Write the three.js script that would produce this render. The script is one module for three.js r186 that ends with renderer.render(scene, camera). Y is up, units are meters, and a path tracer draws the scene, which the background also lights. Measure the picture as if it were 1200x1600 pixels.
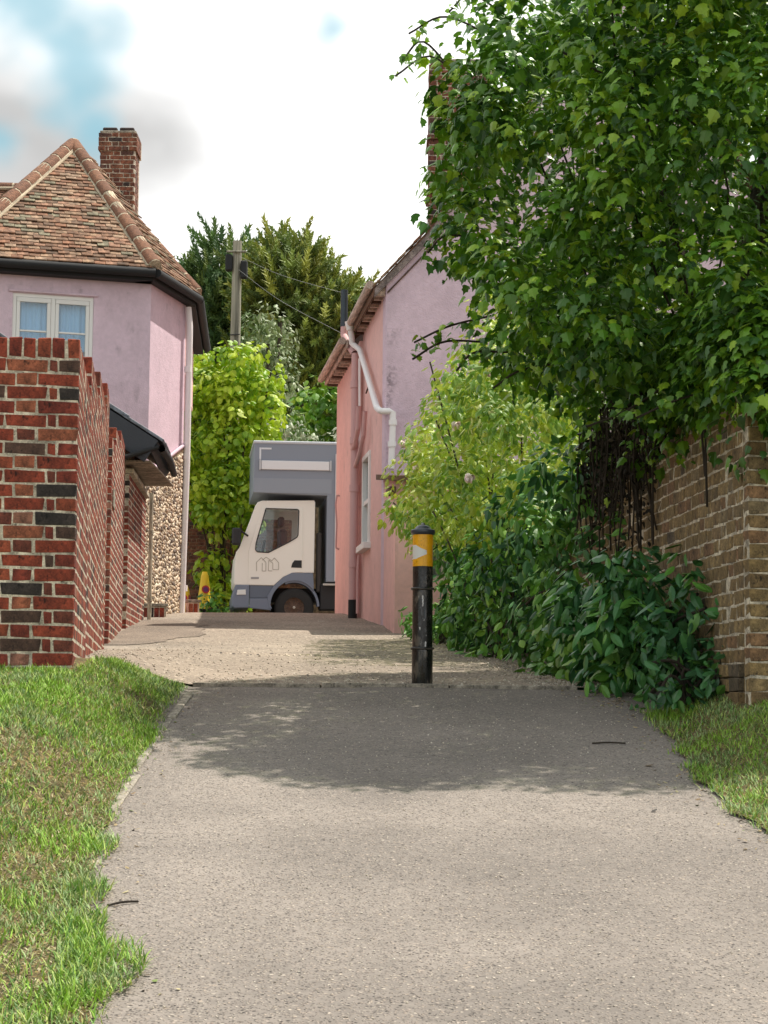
import * as THREE from 'three';
import { mergeGeometries } from 'three/addons/utils/BufferGeometryUtils.js';

// ---------------------------------------------------------------- camera, sky, sun, exposure
const scene = new THREE.Scene();
const camera = new THREE.PerspectiveCamera(29.86, 0.75, 0.1, 900);
camera.position.set(0, 1.65, 0);
camera.rotation.order = 'YXZ';
camera.rotation.set(Math.atan(0.1), 0, 0.008);
scene.add(camera);

const renderer = new THREE.WebGLRenderer({ antialias: true });
renderer.setSize(768, 1024);
renderer.toneMapping = THREE.LinearToneMapping;
renderer.toneMappingExposure = 1.33;
renderer.shadowMap.enabled = true;

const SUN = new THREE.Vector3(0.45, 1, -0.245).normalize();
const sun = new THREE.DirectionalLight(new THREE.Color(1, 0.94, 0.84), 4.6);
sun.position.copy(SUN).multiplyScalar(90).add(new THREE.Vector3(0, 3, -22));
sun.target.position.set(0, 3, -22);
sun.castShadow = true;
sun.shadow.radius = 1;
sun.shadow.mapSize.set(4096, 4096);
Object.assign(sun.shadow.camera, { left: -40, right: 40, top: 45, bottom: -45, near: 1, far: 220 });
scene.add(sun, sun.target);

// ---------------------------------------------------------------- random numbers and noise
function rng(seed) { let s = seed | 0; return () => { s = (s + 0x6d2b79f5) | 0; let t = Math.imul(s ^ (s >>> 15), 1 | s); t = (t + Math.imul(t ^ (t >>> 7), 61 | t)) ^ t; return ((t ^ (t >>> 14)) >>> 0) / 4294967296; }; }
const LAT = new Float32Array(4096); { const r = rng(7); for (let i = 0; i < 4096; i++) LAT[i] = r(); }
const PERM = new Uint16Array(4096); { const r = rng(9); for (let i = 0; i < 4096; i++) PERM[i] = i; for (let i = 4095; i > 0; i--) { const j = Math.floor(r() * (i + 1)); const t = PERM[i]; PERM[i] = PERM[j]; PERM[j] = t; } }
const h2 = (x, y) => LAT[(PERM[(x & 4095)] + y * 131) & 4095];
const h3 = (x, y, z) => LAT[(PERM[(PERM[x & 4095] + y * 57) & 4095] + z * 113) & 4095];
const sm = (t) => t * t * (3 - 2 * t);
const mix = (a, b, t) => a + (b - a) * t;
const clamp = (x, a = 0, b = 1) => Math.min(b, Math.max(a, x));
const sstep = (a, b, x) => sm(clamp((x - a) / (b - a)));
function vn(x, y, p) {   // value noise with period p
  let xi = Math.floor(x), yi = Math.floor(y); const fx = sm(x - xi), fy = sm(y - yi);
  const m = (v) => ((v % p) + p) % p; const x0 = m(xi), x1 = m(xi + 1), y0 = m(yi), y1 = m(yi + 1);
  return mix(mix(h2(x0, y0), h2(x1, y0), fx), mix(h2(x0, y1), h2(x1, y1), fx), fy);
}
function fbm(x, y, p, o = 4) { let a = 0.5, s = 0, n = 0; for (let i = 0; i < o; i++) { s += a * vn(x, y, p); n += a; x *= 2; y *= 2; p *= 2; a *= 0.5; } return s / n; }
function vn3(x, y, z) {
  const xi = Math.floor(x), yi = Math.floor(y), zi = Math.floor(z), fx = sm(x - xi), fy = sm(y - yi), fz = sm(z - zi);
  const l = (k) => mix(mix(h3(xi, yi, zi + k), h3(xi + 1, yi, zi + k), fx), mix(h3(xi, yi + 1, zi + k), h3(xi + 1, yi + 1, zi + k), fx), fy);
  return mix(l(0), l(1), fz);
}
function fbm3(x, y, z, o = 4) { let a = 0.5, s = 0, n = 0; for (let i = 0; i < o; i++) { s += a * vn3(x, y, z); n += a; x = x * 2 + 11.3; y = y * 2 + 5.7; z = z * 2 + 3.1; a *= 0.5; } return s / n; }

// ---------------------------------------------------------------- the sky: broken bright cloud with blue gaps
{
  const Wd = 2048, Hd = 1024, data = new Float32Array(Wd * Hd * 4);
  const gaps = [[-0.20, 0.36, 0.035], [-0.165, 0.325, 0.026], [-0.15, 0.29, 0.014], [-0.03, 0.345, 0.013], [-0.205, 0.285, 0.012]];   // azimuth from the view direction, elevation, size (radians)
  for (let j = 0; j < Hd; j++) {
    const el = (j + 0.5) / Hd * Math.PI - Math.PI / 2, ce = Math.cos(el), se = Math.sin(el);
    for (let i = 0; i < Wd; i++) {
      const ph = ((i + 0.5) / Wd - 0.5) * 2 * Math.PI, x = ce * Math.cos(ph), z = ce * Math.sin(ph), y = se;   // direction seen at u
      const az = Math.atan2(x, -z);
      const n = fbm3(x * 2.6 + 4, y * 4.2 + 9, z * 2.6 + 1, 6), fine = fbm3(x * 13 + 2, y * 18 + 5, z * 13 + 7, 5);
      let blue = sstep(0.50, 0.66, n * 0.8 + fine * 0.22 - 0.02);
      for (const [ga, ge, gs] of gaps) { const d = Math.hypot((az - ga) * ce, el - ge) / gs; blue = Math.max(blue, sstep(0, 1.6, 1.5 - d - (fine - 0.5) * 5.5)); }
      if (Math.abs(az) < 0.3 && el > 0 && el < 0.22) blue *= 0.15;
      const cl = fbm3(x * 6 + 3, y * 11 + 2, z * 6 + 8, 6), bright = mix(0.40, 1.10, sstep(0.28, 0.66, cl)) + 0.36 * (1 - sstep(0.05, 0.34, el));
      const o = (j * Wd + i) * 4;
      const B = [0.22, 0.46, 0.56], C = [bright, bright * 0.995, bright * 0.985];
      const t = clamp(blue) * 0.8;
      for (let k = 0; k < 3; k++) data[o + k] = se < -0.02 ? 0.25 : mix(C[k], B[k], t);
      data[o + 3] = 1;
    }
  }
  const sky = new THREE.DataTexture(data, Wd, Hd, THREE.RGBAFormat, THREE.FloatType);
  sky.mapping = THREE.EquirectangularReflectionMapping; sky.magFilter = sky.minFilter = THREE.LinearFilter; sky.wrapS = THREE.RepeatWrapping; sky.needsUpdate = true;
  scene.background = sky; scene.environment = sky;
}

// ---------------------------------------------------------------- scene helpers
const taken = {};
function numbered(n) { if (!(n in taken)) { taken[n] = 0; return n; } return n + '_' + String(++taken[n]).padStart(3, '0'); }
function thing(name, label, category, [X, y, D], group) {
  const g = new THREE.Group(); g.name = numbered(name); g.position.set(X, y, -D); g.userData = { label, category };
  if (group) g.userData.group = group; scene.add(g); return g;
}
const shade = (m) => { m.castShadow = true; m.receiveShadow = true; return m; };
const wp = (o) => { const v = new THREE.Vector3(); for (; o && o !== scene; o = o.parent) v.add(o.position); return v; };
function part(name, geo, mat, parent, label) {   // geometry given in world coordinates; things are only translated
  const m = shade(new THREE.Mesh(geo, mat)); m.name = name; if (label) m.userData.label = label;
  m.position.copy(wp(parent)).negate(); parent.add(m); return m;
}
function structure(name, geo, mat) { const m = shade(new THREE.Mesh(geo, mat)); m.name = numbered(name); m.userData = { kind: 'structure' }; scene.add(m); return m; }
const W = (X, y, D) => new THREE.Vector3(X, y, -D);
const UP = new THREE.Vector3(0, 1, 0);
function frame(a, b) {   // a wall line from a to b (X, depth), left to right as seen from outside; n points outside
  const u = new THREE.Vector3(b[0] - a[0], 0, -(b[1] - a[1])), len = u.length(); u.normalize();
  const n = new THREE.Vector3(-u.z, 0, u.x), o = W(a[0], 0, a[1]);
  return { u, n, len, o, a, b, at: (s, y, k = 0) => o.clone().addScaledVector(u, s).addScaledVector(n, k).setY(y), m: (s, y, k = 0) => new THREE.Matrix4().makeBasis(u, UP, n).setPosition(o.clone().addScaledVector(u, s).addScaledVector(n, k).setY(y)) };
}
function boxUV(g, du = 0, dv = 0) {
  const p = g.attributes.position, n = g.attributes.normal, uv = new Float32Array(p.count * 2);
  for (let i = 0; i < p.count; i++) {
    const ax = Math.abs(n.getX(i)), ay = Math.abs(n.getY(i)), az = Math.abs(n.getZ(i));
    const a = ax > ay && ax > az ? [p.getZ(i), p.getY(i)] : ay > az ? [p.getX(i), p.getZ(i)] : [p.getX(i), p.getY(i)];
    uv[i * 2] = a[0] + du; uv[i * 2 + 1] = a[1] + dv;
  }
  g.setAttribute('uv', new THREE.BufferAttribute(uv, 2)); return g;
}
function cbox(w, h, d, c = 0.004, j = 0, seed = 1) {   // chamfered box, corners shifted by up to j
  const r = rng(seed * 977 + 13), P = [], idx = [], S = [-1, 1];
  const id = (x, y, z, f) => ((x * 4 + y * 2 + z) * 3 + f) * 3;
  for (let x = 0; x < 2; x++) for (let y = 0; y < 2; y++) for (let z = 0; z < 2; z++) {
    const J = [(r() - 0.5) * 2 * j, (r() - 0.5) * 2 * j, (r() - 0.5) * j];
    for (let f = 0; f < 3; f++) { const q = [S[x] * (w / 2 - (f === 0 ? 0 : c)), S[y] * (h / 2 - (f === 1 ? 0 : c)), S[z] * (d / 2 - (f === 2 ? 0 : c))]; for (let k = 0; k < 3; k++) P.push(q[k] + J[k]); }
  }
  const V = (x, y, z, f) => ((x * 4 + y * 2 + z) * 3 + f);
  const quad = (a, b, c2, d2, out) => { tri(a, b, c2, out); tri(a, c2, d2, out); };
  const tri = (a, b, c2, out) => {
    const A = new THREE.Vector3().fromArray(P, a * 3), B = new THREE.Vector3().fromArray(P, b * 3), C = new THREE.Vector3().fromArray(P, c2 * 3);
    const n = B.clone().sub(A).cross(C.clone().sub(A)); if (n.dot(out) < 0) idx.push(a, c2, b); else idx.push(a, b, c2);
  };
  const v3 = (x, y, z) => new THREE.Vector3(x, y, z);
  for (let s = 0; s < 2; s++) {
    quad(V(s, 0, 0, 0), V(s, 1, 0, 0), V(s, 1, 1, 0), V(s, 0, 1, 0), v3(S[s], 0, 0));
    quad(V(0, s, 0, 1), V(1, s, 0, 1), V(1, s, 1, 1), V(0, s, 1, 1), v3(0, S[s], 0));
    quad(V(0, 0, s, 2), V(1, 0, s, 2), V(1, 1, s, 2), V(0, 1, s, 2), v3(0, 0, S[s]));
    for (let t = 0; t < 2; t++) {
      quad(V(s, t, 0, 0), V(s, t, 1, 0), V(s, t, 1, 1), V(s, t, 0, 1), v3(S[s], S[t], 0));
      quad(V(s, 0, t, 0), V(s, 1, t, 0), V(s, 1, t, 2), V(s, 0, t, 2), v3(S[s], 0, S[t]));
      quad(V(0, s, t, 1), V(1, s, t, 1), V(1, s, t, 2), V(0, s, t, 2), v3(0, S[s], S[t]));
      for (let q = 0; q < 2; q++) tri(V(s, t, q, 0), V(s, t, q, 1), V(s, t, q, 2), v3(S[s], S[t], S[q]));
    }
  }
  let g = new THREE.BufferGeometry(); g.setAttribute('position', new THREE.Float32BufferAttribute(P, 3)); g.setIndex(idx);
  g = g.toNonIndexed(); g.computeVertexNormals(); return boxUV(g, seed * 0.37, seed * 0.61);
}
const boxF = (F, s0, s1, y0, y1, k0, k1, c = 0.004) => cbox(s1 - s0, y1 - y0, k1 - k0, Math.min(c, (s1 - s0) / 4, (y1 - y0) / 4, (k1 - k0) / 4)).applyMatrix4(F.m((s0 + s1) / 2, (y0 + y1) / 2, (k0 + k1) / 2));
function panel(F, pts, holes, th, k = 0, bevel = 0) {   // a slab standing on frame F: outline and openings in (s, y); outer face at offset k
  const sh = new THREE.Shape(pts.map(([a, b]) => new THREE.Vector2(a, b)));
  for (const h of holes) sh.holes.push(new THREE.Path(h.map(([a, b]) => new THREE.Vector2(a, b))));
  const g = new THREE.ExtrudeGeometry(sh, { depth: th - 2 * bevel, bevelEnabled: bevel > 0, bevelSize: bevel, bevelThickness: bevel, bevelOffset: -bevel, bevelSegments: 2 });
  g.translate(0, 0, bevel - th); return g.applyMatrix4(F.m(0, 0, k));
}
const rect = (a, b, c, d) => [[a, c], [b, c], [b, d], [a, d]];
function tube(pts, r, seg = 8, closed = false) {   // pipe with tight bends
  const q = []; for (let i = 0; i < pts.length; i++) {
    if (i === 0 || i === pts.length - 1) { q.push(pts[i]); continue; }
    const a = pts[i - 1], b = pts[i], c = pts[i + 1], e = Math.min(r * 1.6, a.distanceTo(b) / 3, b.distanceTo(c) / 3);
    q.push(b.clone().add(a.clone().sub(b).setLength(e)), b.clone().lerp(a.clone().add(c).multiplyScalar(0.5), 0.02), b.clone().add(c.clone().sub(b).setLength(e)));
  }
  const cp = new THREE.CurvePath(); for (let i = 0; i + 1 < q.length; i++) cp.add(new THREE.LineCurve3(q[i], q[i + 1]));
  const c2 = new THREE.CatmullRomCurve3(q, false, 'centripetal'); return new THREE.TubeGeometry(c2, Math.max(2, q.length * 4), r, seg, closed);
}
const cyl = (a, b, r0, r1, seg = 12) => { const d = b.clone().sub(a), g = new THREE.CylinderGeometry(r1, r0, d.length(), seg); g.applyQuaternion(new THREE.Quaternion().setFromUnitVectors(UP, d.clone().normalize())); const m = a.clone().add(b).multiplyScalar(0.5); return g.translate(m.x, m.y, m.z); };
const at = (g, X, y, D) => g.translate(X, y, -D);

// ---------------------------------------------------------------- textures
function dataTex(size, fn, srgb = true, ch = 3) {
  const d = new Uint8Array(size * size * 4);
  for (let y = 0; y < size; y++) for (let x = 0; x < size; x++) { const c = fn(x / size, y / size, x, y), o = (y * size + x) * 4; for (let k = 0; k < 3; k++) d[o + k] = clamp(ch === 1 ? c : c[k]) * 255; d[o + 3] = 255; }
  return finish(d, size, srgb);
}
function finish(d, size, srgb) {
  const t = new THREE.DataTexture(d, size, size, THREE.RGBAFormat); t.wrapS = t.wrapT = THREE.RepeatWrapping; t.magFilter = THREE.LinearFilter; t.minFilter = THREE.LinearMipmapLinearFilter; t.generateMipmaps = true;
  if (srgb) t.colorSpace = THREE.SRGBColorSpace; t.needsUpdate = true; return t;
}
const rep = (t, a, b = a) => { const c = t.clone(); c.repeat.set(a, b); c.needsUpdate = true; return c; };
function chippings(size, metres, seed, n, rmin, rmax, base, tones, blotch) {   // bound stone chippings: colour and height
  const r = rng(seed), col = new Float32Array(size * size * 3), ht = new Float32Array(size * size);
  for (let y = 0; y < size; y++) for (let x = 0; x < size; x++) {
    const u = x / size, v = y / size, b = 1 + (fbm(u * 6, v * 6, 6, 5) - 0.5) * blotch + (fbm(u * 180, v * 180, 180, 2) - 0.5) * 0.16, o = y * size + x;
    for (let k = 0; k < 3; k++) col[o * 3 + k] = base[k] * b; ht[o] = 0.35 + 0.2 * (fbm(u * 120, v * 120, 120, 2) - 0.5);
  }
  const px = size / metres;
  for (let i = 0; i < n; i++) {
    const cx = r() * size, cy = r() * size, a = r() * 6.28, t = tones[Math.floor(r() * tones.length)], rr = mix(rmin, rmax, r() * r()) * px * (t[5] ?? 1), ry = rr * mix(0.45, 0.9, r()), g = mix(0.85, 1.15, r()), ca = Math.cos(a), sa = Math.sin(a), R = Math.ceil(rr), H = t[3] ?? 0.8, al = t[4] ?? 1;
    for (let y = -R; y <= R; y++) for (let x = -R; x <= R; x++) {
      const q = Math.hypot((x * ca + y * sa) / rr, (-x * sa + y * ca) / ry); if (q > 1) continue;
      const o = ((Math.floor(cy + y) + size) % size) * size + (Math.floor(cx + x) + size) % size, e = clamp((1 - q) * 2.5) * al;
      for (let k = 0; k < 3; k++) col[o * 3 + k] = mix(col[o * 3 + k], t[k] * g, e); ht[o] = mix(ht[o], H, clamp((1 - q) * 1.6));
    }
  }
  const c = new Uint8Array(size * size * 4), h = new Uint8Array(size * size * 4);
  for (let o = 0; o < size * size; o++) { for (let k = 0; k < 3; k++) { c[o * 4 + k] = clamp(col[o * 3 + k]) * 255; h[o * 4 + k] = clamp(ht[o]) * 255; } c[o * 4 + 3] = h[o * 4 + 3] = 255; }
  return [finish(c, size, true), finish(h, size, false)];
}
const lin = (r, g, b) => new THREE.Color().setRGB(r, g, b);
const std = (color, roughness = 0.8, o = {}) => new THREE.MeshStandardMaterial({ color, roughness, ...o });

const [pathC, pathH] = chippings(2048, 4, 21, 150000, 0.0035, 0.010, [0.50, 0.467, 0.436], [[0.65, 0.61, 0.56, 0.9, 0.85], [0.56, 0.515, 0.475, 0.75, 0.8], [0.475, 0.438, 0.408, 0.7, 0.85], [0.39, 0.36, 0.335, 0.5, 0.85], [0.59, 0.535, 0.48, 0.85, 0.8], [0.525, 0.48, 0.445, 0.8, 0.8], [0.32, 0.295, 0.275, 0.1, 0.9, 0.85], [0.19, 0.175, 0.165, 0.0, 0.9, 0.75]], 0.36);
const [laneC, laneH] = chippings(2048, 6, 22, 42000, 0.007, 0.024, [0.54, 0.49, 0.435], [[0.80, 0.745, 0.67, 0.9, 0.9], [0.66, 0.60, 0.53, 0.8], [0.46, 0.415, 0.37, 0.7], [0.27, 0.245, 0.22, 0.1], [0.72, 0.66, 0.58, 0.85]], 0.44);
const grainC = dataTex(512, (u, v) => { const a = fbm(u * 10, v * 10, 10, 5), b = fbm(u * 70, v * 70, 70, 3), s = fbm(u * 26 + 3, v * 26, 26, 3); const k = 0.50 + 0.62 * a + 0.34 * (b - 0.5) - (s > 0.66 ? (s - 0.66) * 1.6 : 0); return [k, k * 0.985, k * 0.97]; });
const grainH = dataTex(512, (u, v) => 0.25 + 0.55 * fbm(u * 30, v * 30, 30, 4) + 0.3 * (fbm(u * 120, v * 120, 120, 2) - 0.5), false, 1);
const renderH = dataTex(1024, (u, v) => 0.5 * fbm(u * 12, v * 12, 12, 4) + 0.5 * fbm(u * 160, v * 160, 160, 2), false, 1);
const renderC = dataTex(1024, (u, v) => {   // limewash: faint clouds, brush mottling, a few weather spots
  const a = fbm(u * 7, v * 7, 7, 5), b = fbm(u * 60, v * 60, 60, 3), s = fbm(u * 18 + 5, v * 9 + 2, 18, 5), q = fbm(u * 140, v * 140, 140, 2);
  let k = 0.93 + 0.10 * (a - 0.5) + 0.07 * (b - 0.5); if (s > 0.66) k -= (s - 0.66) * 0.5 * (0.4 + q); return [k, k * 0.995, k];
});
const stainC = dataTex(1024, (u, v) => {   // the same with grey mould patches that have a grain of their own
  const a = fbm(u * 7, v * 7, 7, 5), b = fbm(u * 60, v * 60, 60, 3), s = fbm(u * 9 + 5, v * 5 + 2, 9, 6), q = fbm(u * 110, v * 110, 110, 3);
  let k = 0.93 + 0.12 * (a - 0.5) + 0.08 * (b - 0.5); if (s > 0.60) k -= clamp((s - 0.60) * 3.4) * clamp((q - 0.35) * 3) * 0.26; return [k, k * 0.99, k];
});
const soilC = dataTex(1024, (u, v) => { const a = fbm(u * 12, v * 12, 12, 5), b = fbm(u * 120, v * 120, 120, 3); const k = 0.6 + 0.8 * (b - 0.5); return [mix(0.30, 0.46, a) * k * 1.7, mix(0.27, 0.38, a) * k * 1.7, mix(0.17, 0.25, a) * k * 1.6]; });

// ---------------------------------------------------------------- materials
const M = {
  path: std(0xffffff, 0.92, { map: rep(pathC, 0.25), bumpMap: rep(pathH, 0.25), bumpScale: 0.009 }),
  lane: std(0xffffff, 0.93, { map: rep(laneC, 1 / 6), bumpMap: rep(laneH, 1 / 6), bumpScale: 0.014 }),
  soil: std(0xffffff, 0.97, { map: rep(soilC, 0.8), bumpMap: rep(grainH, 3), bumpScale: 0.01 }),
  mortar: std(lin(0.84, 0.75, 0.61), 0.95, { map: rep(grainC, 2), bumpMap: rep(grainH, 5), bumpScale: 0.004 }),
  mortarOld: std(lin(0.80, 0.73, 0.58), 0.95, { map: rep(grainC, 2), bumpMap: rep(grainH, 5), bumpScale: 0.006 }),
  bedding: std(lin(0.80, 0.68, 0.50), 0.95, { map: rep(grainC, 2), bumpMap: rep(grainH, 5), bumpScale: 0.004 }),
  concrete: std(lin(0.46, 0.42, 0.35), 0.92, { map: rep(grainC, 2.3), bumpMap: rep(grainH, 4), bumpScale: 0.004 }),
  pinkL: std(lin(0.78, 0.61, 0.69), 0.9, { map: rep(renderC, 0.4), bumpMap: rep(renderH, 0.5), bumpScale: 0.006 }),  // lilac of skylit shade put into the base pink
  pinkR: std(lin(0.86, 0.53, 0.48), 0.9, { map: rep(renderC, 0.37), bumpMap: rep(renderH, 0.5), bumpScale: 0.003 }),  // warm bounced light put into the same pink
  pinkG: std(lin(0.75, 0.58, 0.66), 0.9, { map: rep(stainC, 0.31), bumpMap: rep(renderH, 0.5), bumpScale: 0.01 }),  // lilac of the shaded gable put into the pink; mould comes from the map
  white: std(lin(0.78, 0.77, 0.74), 0.5),
  cream: std(lin(0.68, 0.62, 0.48), 0.65, { map: rep(grainC, 1) }),
  black: std(lin(0.010, 0.010, 0.011), 0.75, { bumpMap: rep(grainH, 6), bumpScale: 0.001 }),
  blackBoard: std(lin(0.022, 0.026, 0.034), 0.55, { bumpMap: rep(grainH, 4), bumpScale: 0.003 }),
  soffit: std(lin(0.42, 0.36, 0.28), 0.8, { map: rep(grainC, 1) }),
  pipePink: std(lin(0.58, 0.34, 0.33), 0.6),
  pipeWhite: std(lin(0.80, 0.76, 0.75), 0.5),
  timberPale: std(lin(0.76, 0.60, 0.52), 0.8, { map: rep(grainC, 1.5), bumpMap: rep(grainH, 3), bumpScale: 0.003 }),
  timberDark: std(lin(0.16, 0.09, 0.065), 0.85, { map: rep(grainC, 1.5) }),
  lead: std(lin(0.20, 0.24, 0.30), 0.55, { map: rep(grainC, 2) }),
  glass: new THREE.MeshPhysicalMaterial({ color: lin(0.92, 0.96, 0.98), roughness: 0.02, transmission: 1, thickness: 0, ior: 1.5 }),
  glassTint: new THREE.MeshPhysicalMaterial({ color: lin(0.55, 0.62, 0.66), roughness: 0.02, transmission: 1, thickness: 0, ior: 1.5 }),
  pole: std(lin(0.44, 0.42, 0.34), 0.9, { map: rep(grainC, 1, 0.3), bumpMap: rep(grainH, 6, 0.5), bumpScale: 0.006 }),
  bark: std(lin(0.10, 0.075, 0.05), 0.95, { map: rep(grainC, 2), bumpMap: rep(grainH, 4), bumpScale: 0.012 }),
};
const brickMat = (c, rough = 0.88) => std(c, rough, { map: rep(grainC, 2.2), bumpMap: rep(grainH, 4), bumpScale: 0.004 });
const RED = [[0.38, 0.070, 0.036], [0.43, 0.098, 0.048], [0.31, 0.056, 0.034], [0.47, 0.150, 0.080], [0.26, 0.070, 0.045], [0.060, 0.046, 0.043], [0.13, 0.070, 0.052], [0.42, 0.19, 0.13]];
const TAN = [[0.31, 0.215, 0.092], [0.27, 0.18, 0.08], [0.35, 0.25, 0.115], [0.29, 0.20, 0.10], [0.22, 0.16, 0.08], [0.15, 0.115, 0.072], [0.31, 0.18, 0.09], [0.29, 0.22, 0.12]];
const OLD = [[0.32, 0.115, 0.065], [0.26, 0.095, 0.058], [0.36, 0.145, 0.08], [0.23, 0.11, 0.07], [0.17, 0.08, 0.06], [0.08, 0.055, 0.05], [0.24, 0.13, 0.09], [0.22, 0.07, 0.045]];
const redMats = RED.map((c) => brickMat(lin(...c))), tanMats = TAN.map((c) => brickMat(lin(...c))), oldMats = OLD.map((c) => brickMat(lin(...c)));
const brickVC = std(0xffffff, 0.88, { vertexColors: true, map: rep(grainC, 2.2), bumpMap: rep(grainH, 4), bumpScale: 0.004 });
const pickTone = (r) => { const q = r(); return q < 0.30 ? 0 : q < 0.48 ? 1 : q < 0.66 ? 2 : q < 0.76 ? 3 : q < 0.85 ? 4 : q < 0.90 ? 5 : q < 0.95 ? 6 : 7; };

// ---------------------------------------------------------------- brickwork
const brickCache = {};
function brickG(w, h, d, v, j) { const k = [Math.round(w * 200), Math.round(h * 400), Math.round(d * 200), v, j].join(); return brickCache[k] ?? (brickCache[k] = cbox(Math.round(w * 200) / 200, h, d, 0.0045, j, v + 1 + Math.round(w * 40))); }
function tint(g, c) { const n = g.attributes.position.count, a = new Float32Array(n * 3); for (let i = 0; i < n; i++) a.set(c, i * 3); g.setAttribute('color', new THREE.BufferAttribute(a, 3)); return g; }
// rows: [[s0, s1, tone?], ...] for a course; F: wall line; bricks with their outer face at offset k
function lay(parent, F, y, rows, mats, tones, r, o = {}) {
  const { depth = 0.1025, h = 0.065, k = 0, j = 0.0025, bag, name = 'brick', keep } = o;
  for (const [s0, s1, tone] of rows) {
    if (s1 - s0 < 0.02) continue;
    const t = tone ?? pickTone(r), v = Math.floor(r() * 4), g = brickG(s1 - s0, h, depth, v, j), kk = k - depth / 2 + (r() - 0.5) * 0.0025, m = F.m((s0 + s1) / 2 + (r() - 0.5) * 0.002, y + h / 2 + (r() - 0.5) * 0.003, kk);
    if (bag && !(keep && keep((s0 + s1) / 2, y))) bag.push(tint(g.clone().applyMatrix4(m), tones[t]));
    else { const b = shade(new THREE.Mesh(g, mats[t])); b.name = name; m.decompose(b.position, b.quaternion, b.scale); b.rotateZ((r() - 0.5) * 0.012); b.position.sub(wp(parent)); parent.add(b); }
  }
}
function flushBag(parent, bag, name = 'brickwork') { if (!bag.length) return; const m = part(name, mergeGeometries(bag), brickVC, parent); m.userData.kind = 'stuff'; return m; }
// Flemish bond from s = e to the left or right within [a, b]
function flemish(a, b, odd, fromEnd = false, J = 0.010) {
  const out = [], st = 0.215, hd = 0.1025, cl = 0.046; let s = 0; const L = b - a; let i = odd ? 0 : 1;
  const seq = odd ? [st] : [hd, cl]; for (const w of seq) { out.push([s, s + w]); s += w + J; }
  let head = odd; while (s < L - 0.02) { const w = Math.min(head ? hd : st, L - s); out.push([s, s + w]); s += w + J; head = !head; }
  return fromEnd ? out.map(([p, q]) => [b - q, b - p]) : out.map(([p, q]) => [a + p, a + q]);
}

// ---------------------------------------------------------------- the lie of the land (X across, D away from the camera)
function laneY(D) { return D < 11.7 ? 0.15 * D : D < 19 ? 1.755 + 0.061 * (D - 11.7) : D < 29 ? 2.2 + 0.08 * (D - 19) : D < 38 ? 3.0 + 0.018 * (D - 29) : 3.162; }
function lerpT(T, x) { if (x <= T[0][0]) return T[0][1]; for (let i = 1; i < T.length; i++) if (x <= T[i][0]) return mix(T[i - 1][1], T[i][1], (x - T[i - 1][0]) / (T[i][0] - T[i - 1][0])); return T[T.length - 1][1]; }
const XL = (D) => lerpT([[4, -0.8], [5.2, -0.78], [5.74, -0.79], [5.87, -0.85], [6.38, -0.98], [7.09, -1.06], [7.92, -1.10], [8.4, -1.135], [9.1, -1.155], [11.45, -1.15], [11.7, -1.3]], D) + 0.03 * (vn(D * 3, 1, 4096) - 0.5) + 0.07 * (D < 8 ? 1 : 0.3) * (fbm(D * 8, 11, 4096, 3) - 0.5);
const XR = (D) => lerpT([[4, 1.9], [6, 1.72], [7.7, 1.54], [8.2, 1.46], [10, 1.46], [10.8, 1.48], [11.2, 1.9]], D) + 0.07 * (vn(D * 2.5, 7, 4096) - 0.5) + 0.10 * (fbm(D * 7, 3, 4096, 3) - 0.5);
function gy(X, D) {
  let y = (laneY(D - 0.25) + laneY(D) * 2 + laneY(D + 0.25)) / 4;
  const l = clamp((-1.15 - X) / 0.55), lf = D < 10.3 ? mix(0.35, 1, sstep(5, 9.5, D)) : D < 12 ? mix(1, 0.45, sstep(10.3, 12, D)) : mix(0.45, 0, sstep(12, 19, D));
  y += 0.29 * sm(l) * lf;
  const rr = clamp((X - 1.5) / 0.5); y += 0.16 * sm(rr) * (1 - sstep(11, 16, D)) * sstep(6, 9.5, D);
  y += 0.02 * (fbm(X * 1.2 + 50, D * 1.2, 4096, 3) - 0.5);
  return y;
}
function sheet(ds, xl, xr, nx, lift) {
  const P = [], U = [], I = [];
  for (let i = 0; i < ds.length; i++) { const D = ds[i], a = xl(D), b = xr(D); for (let k = 0; k <= nx; k++) { const X = mix(a, b, k / nx); P.push(X, gy(X, D) + lift, -D); U.push(X, D); } }
  for (let i = 0; i + 1 < ds.length; i++) for (let k = 0; k < nx; k++) { const p = i * (nx + 1) + k; I.push(p, p + 1, p + nx + 2, p, p + nx + 2, p + nx + 1); }
  const g = new THREE.BufferGeometry(); g.setAttribute('position', new THREE.Float32BufferAttribute(P, 3)); g.setAttribute('uv', new THREE.Float32BufferAttribute(U, 2)); g.setIndex(I); g.computeVertexNormals(); return g;
}
const steps = (a, b, n) => Array.from({ length: n + 1 }, (_, i) => mix(a, b, i / n));
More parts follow.
